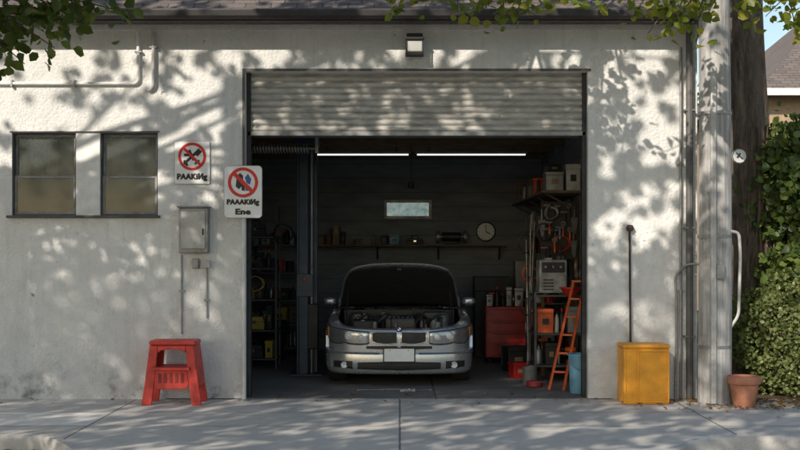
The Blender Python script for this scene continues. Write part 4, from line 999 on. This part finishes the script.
def spray(b,pts_out,p0,p1,seed,nleaf,spread,r=.018):
    pts=limb(b,p0,p1,r,.004,.18,9,seed,sag=.5)
    for k in range(nleaf):
        t=rng.uniform(.25,1.0)**.8; i=min(len(pts)-2,int(t*(len(pts)-1))); c=pts[i].lerp(pts[i+1],rng.uniform(0,1))
        o=rng.normal(size=3)*spread; o[2]-=spread*.4; pts_out.append(tuple(c+Vector(o)))
t=thing('overhanging_branch','dark leafy branch hanging down from the street tree','branch',(-3.7,-4.2,4.4))
b=B();L=[]
for i,(p0,p1) in enumerate([((-4.6,-4.2,4.6),(-2.75,-4.2,3.0)),((-4.6,-4.2,4.6),(-2.35,-4.1,3.32)),((-4.4,-4.3,4.5),(-2.95,-4.3,2.75)),((-4.4,-4.1,4.7),(-2.05,-4.0,3.42)),((-4.5,-4.3,4.3),(-2.9,-4.4,2.95)),((-4.4,-4.1,4.7),(-2.5,-4.3,3.1)),((-4.4,-4.1,4.7),(-1.95,-4.2,3.47)),((-4.4,-4.1,4.5),(-2.8,-4.25,3.2)),((-4.4,-4.1,4.5),(-2.6,-4.15,3.3)),((-4.5,-4.2,4.4),(-3.0,-4.2,3.05)),((-4.4,-4.1,4.7),(-2.25,-4.1,3.38))]):
    spray(b,L,p0,p1,60+i,95,.085)
b.make('twig',BARK,t,smooth=True); leaves_obj('foliage',L,.10,LEAF,parent=t,droop=.6)
tx,ty=4.15,1.0
t=thing('ivy_covered_tree','large dark trunk tree with crown coloured sunlit yellow-green beside garage','tree',(tx,ty,0))
b=B(); zz=np.linspace(-.1,6.5,40)
rows=[]
for z in zz:
    r0=.29-.012*z+.12*math.exp(-z*2); row=[]
    for j in range(36):
        a=2*math.pi*j/36; q=r0*(1+.07*math.sin(a*7+z*1.2+1.5*noise.noise(Vector((a,z,0))))+.06*noise.noise(Vector((math.cos(a)*3,math.sin(a)*3,z*1.5))))
        row.append((tx+.05*math.sin(z*1.1)+q*math.cos(a),ty+.04*math.cos(z)+q*math.sin(a),z))
    rows.append(row)
b.grid(rows,closed=True)
ends=[((3.9,.3,6.6)),((1.6,-1.2,5.6)),((.4,-1.8,5.1)),((3.4,-2.2,5.2)),((5.5,-.8,6.3)),((5.6,1.6,8)),((2.4,.2,7.4)),((4.4,2.5,8))]
for i,e in enumerate(ends): limb(b,(tx,ty,4.6+.25*i),e,.10,.03,.1,8,20+i)
L=[]
A1,A2,A3,A4=(.4,-1.8,5.1),(1.6,-1.2,5.6),(3.4,-2.2,5.2),(5.5,-.8,6.3)
tw=[(A1,(-.1,-1.7,4.0)),(A1,(.15,-1.7,4.05)),(A1,(.55,-1.8,3.9)),(A2,(.95,-1.7,3.86)),(A2,(1.35,-1.8,3.95)),(A2,(.75,-1.6,3.95)),(A2,(1.15,-1.6,3.98)),
(A3,(1.75,-1.9,4.0)),(A3,(2.35,-1.8,3.70)),(A3,(2.75,-1.9,3.78)),(A3,(2.55,-1.7,3.72)),(A3,(3.35,-1.9,3.82)),(A3,(3.75,-1.8,3.75)),(A4,(3.95,-1.3,3.85)),(A3,(3.1,-1.9,3.9)),(A4,(4.2,-1.1,3.75)),(A4,(3.6,-1.4,3.95)),(A3,(2.2,-1.8,3.85)),(A3,(2.9,-1.8,3.85)),(A4,(4.3,-1.2,3.9)),(A3,(2.5,-1.9,3.85)),(A3,(3.9,-1.9,3.65))]
for i,(p0,p1) in enumerate(tw): spray(b,L,p0,p1,80+i,65,.085,.02)
b.make('trunk',BARK,t,smooth=True)
for e in ends:
    for k in range(3):
        c=Vector(e)+Vector(rng.normal(size=3)*.7)
        for q in range(30):
            p=c+Vector(rng.normal(size=3)*.35)
            if p.z>4.75 or p.y>.5 and p.z>4.6: L.append(tuple(p))
leaves_obj('crown',L,.10,LEAFY,parent=t,droop=.5)
L=[]
for k in range(100):
    a=rng.uniform(0,6.28); z=rng.uniform(1.3,3.15); rad=rng.uniform(.2,.42); c=Vector((tx+.42+rad*math.cos(a)*1.2,ty-.28+rad*math.sin(a),z))
    if c.x<4.28 and rng.uniform()<.88: continue
    for q in range(80): L.append(tuple(c+Vector(rng.normal(size=3)*.10)))
t=thing('ivy','thick green ivy climbing the old tree trunk','ivy',(tx+.2,ty-.3,1.3)); 
b=B()
for i in range(6): limb(b,(tx+.05*i-.1,ty-.32,.1),(tx+.1*i-.05,ty-.35,3.1),.015,.006,.05,10,300+i)
b.each('stem',BARK,t,smooth=True); leaves_obj('foliage',L,.085,IVY,parent=t,droop=.8,aspect=.95)
t=thing('hedge_bush','rounded pale green clipped bush beside the garage','bush',(4.55,.3,0))
b=B()
for i in range(14): a=i*.9; limb(b,(4.5+.1*math.cos(a),.35+.1*math.sin(a),0),(4.55+.6*math.cos(a),.35+.35*math.sin(a),1.1),.02,.006,.1,6,400+i)
b.make('stem',BARK,t,smooth=True)
L=[]
while len(L)<17000:
    d=rng.normal(size=3); d/=np.linalg.norm(d); nn=1+.2*noise.noise(Vector(d*2.3))+.16*noise.noise(Vector(d*6))
    rad=nn*(1-abs(rng.normal())*.10); p=np.array([4.66,.34,.70])+d*rad*np.array([.88,.6,.74])
    if p[2]>.02: L.append(tuple(p))
leaves_obj('foliage',L,.045,BUSH,parent=t,aspect=.8)
t=thing('background_shrub','tall dark green shrub behind the hedge','bush',(6.3,3.2,0)); b=B()
for i in range(10): a=i*.7; limb(b,(6.2,3.2,0),(6.2+1.0*math.cos(a),3.2+.8*math.sin(a),2.1),.03,.008,.1,6,440+i)
b.make('stem',BARK,t,smooth=True); L=[]
while len(L)<9000:
    d=rng.normal(size=3); d/=np.linalg.norm(d); nn=1+.3*noise.noise(Vector(d*2)); p=np.array([6.2,3.2,1.5])+d*nn*(1-abs(rng.normal())*.15)*np.array([1.5,1,1.45])
    if p[2]>0: L.append(tuple(p))
leaves_obj('foliage',L,.09,IVY,parent=t)
L=[]
for k in range(420): L.append((rng.normal(4.0,.7),rng.uniform(-.9,-.02),.012+rng.uniform(0,.01)))
for k in range(230): L.append((rng.uniform(2.9,5),rng.uniform(-.35,-.02) if rng.uniform()<.8 else rng.uniform(-1.6,-.2),.012))
for k in range(260): x=rng.uniform(-4.8,-2.7); L.append((x,fy(x)-abs(rng.normal(0,.12))-.03,-.118))
for k in range(120): x=rng.uniform(2.3,5); L.append((x,fy(x)-abs(rng.normal(0,.1))-.03,-.118))
for k in range(36): L.append((rng.uniform(-4.6,4),-abs(rng.normal(0,.3))-.02,.012))
for k in range(22): L.append((rng.uniform(-1.6,2),rng.uniform(.0,.4),.018))
o=leaves_obj('fallen_leaves',L,.045,DRY,flat=3); lab(o,'scattered dry brown fallen leaves along pavement and kerb','leaves',kind='stuff')
h=thing('neighbour_house','tan neighbouring house with grey tiled hipped roof','house',(13,18,0))
HW=simple('tan render',(.42,.30,.20),.85)
B().box(9.1,18,15,24,-.1,5.6).make('wall',HW,h)
hx0,hx1,hy0,hy1,hz0,hz1=8.6,18.5,14.5,24.5,5.5,8.6
v=[(hx0,hy0,hz0),(hx1,hy0,hz0),(hx1,hy1,hz0),(hx0,hy1,hz0),(12.6,19.4,hz1+.6),(14.5,19.4,hz1+.6)]
hr=B().add(v,[(0,1,5,4),(1,2,5),(2,3,4,5),(3,0,4),(0,3,2,1)]).make('roof',SHING,h)
B().box(hx0-.05,hx1+.05,hy0-.1,hy0-.01,hz0-.05,hz0+.12).make('gutter',CREAM,hr)
wn=B().box(9.9,10.0,14.93,14.99,3.2,4.8).box(11.0,11.1,14.93,14.99,3.2,4.8).box(10.0,11.0,14.93,14.99,4.7,4.8).box(10.0,11.0,14.93,14.99,3.2,3.3).make('window',CREAM,h)
B().box(10.0,11.0,14.95,14.985,3.3,4.7).make('window_glass',CARGL,wn)
for i,(x,y,s) in enumerate([(24,40,4.5),(16,46,5),(32,38,5),(-10,60,6)]):
    t=thing('distant_tree','leafy green tree in the distance behind the houses','tree',(x,y,0),group='distant trees')
    b=B(); limb(b,(x,y,-.1),(x,y,s),.3,.15,.03,6,500+i)
    for k in range(6): a=k*1.05; limb(b,(x,y,s*.8),(x+s*.5*math.cos(a),y+s*.5*math.sin(a),s*1.4),.12,.03,.1,5,520+k)
    b.make('trunk',BARK,t,smooth=True); L=[]
    for k in range(60):
        c=np.array([x,y,s*1.35])+rng.normal(size=3)*np.array([.38,.38,.3])*s
        L+= [tuple(c+rng.normal(size=3)*.45) for q in range(60)]
    leaves_obj('crown',L,.3,LEAF,parent=t)
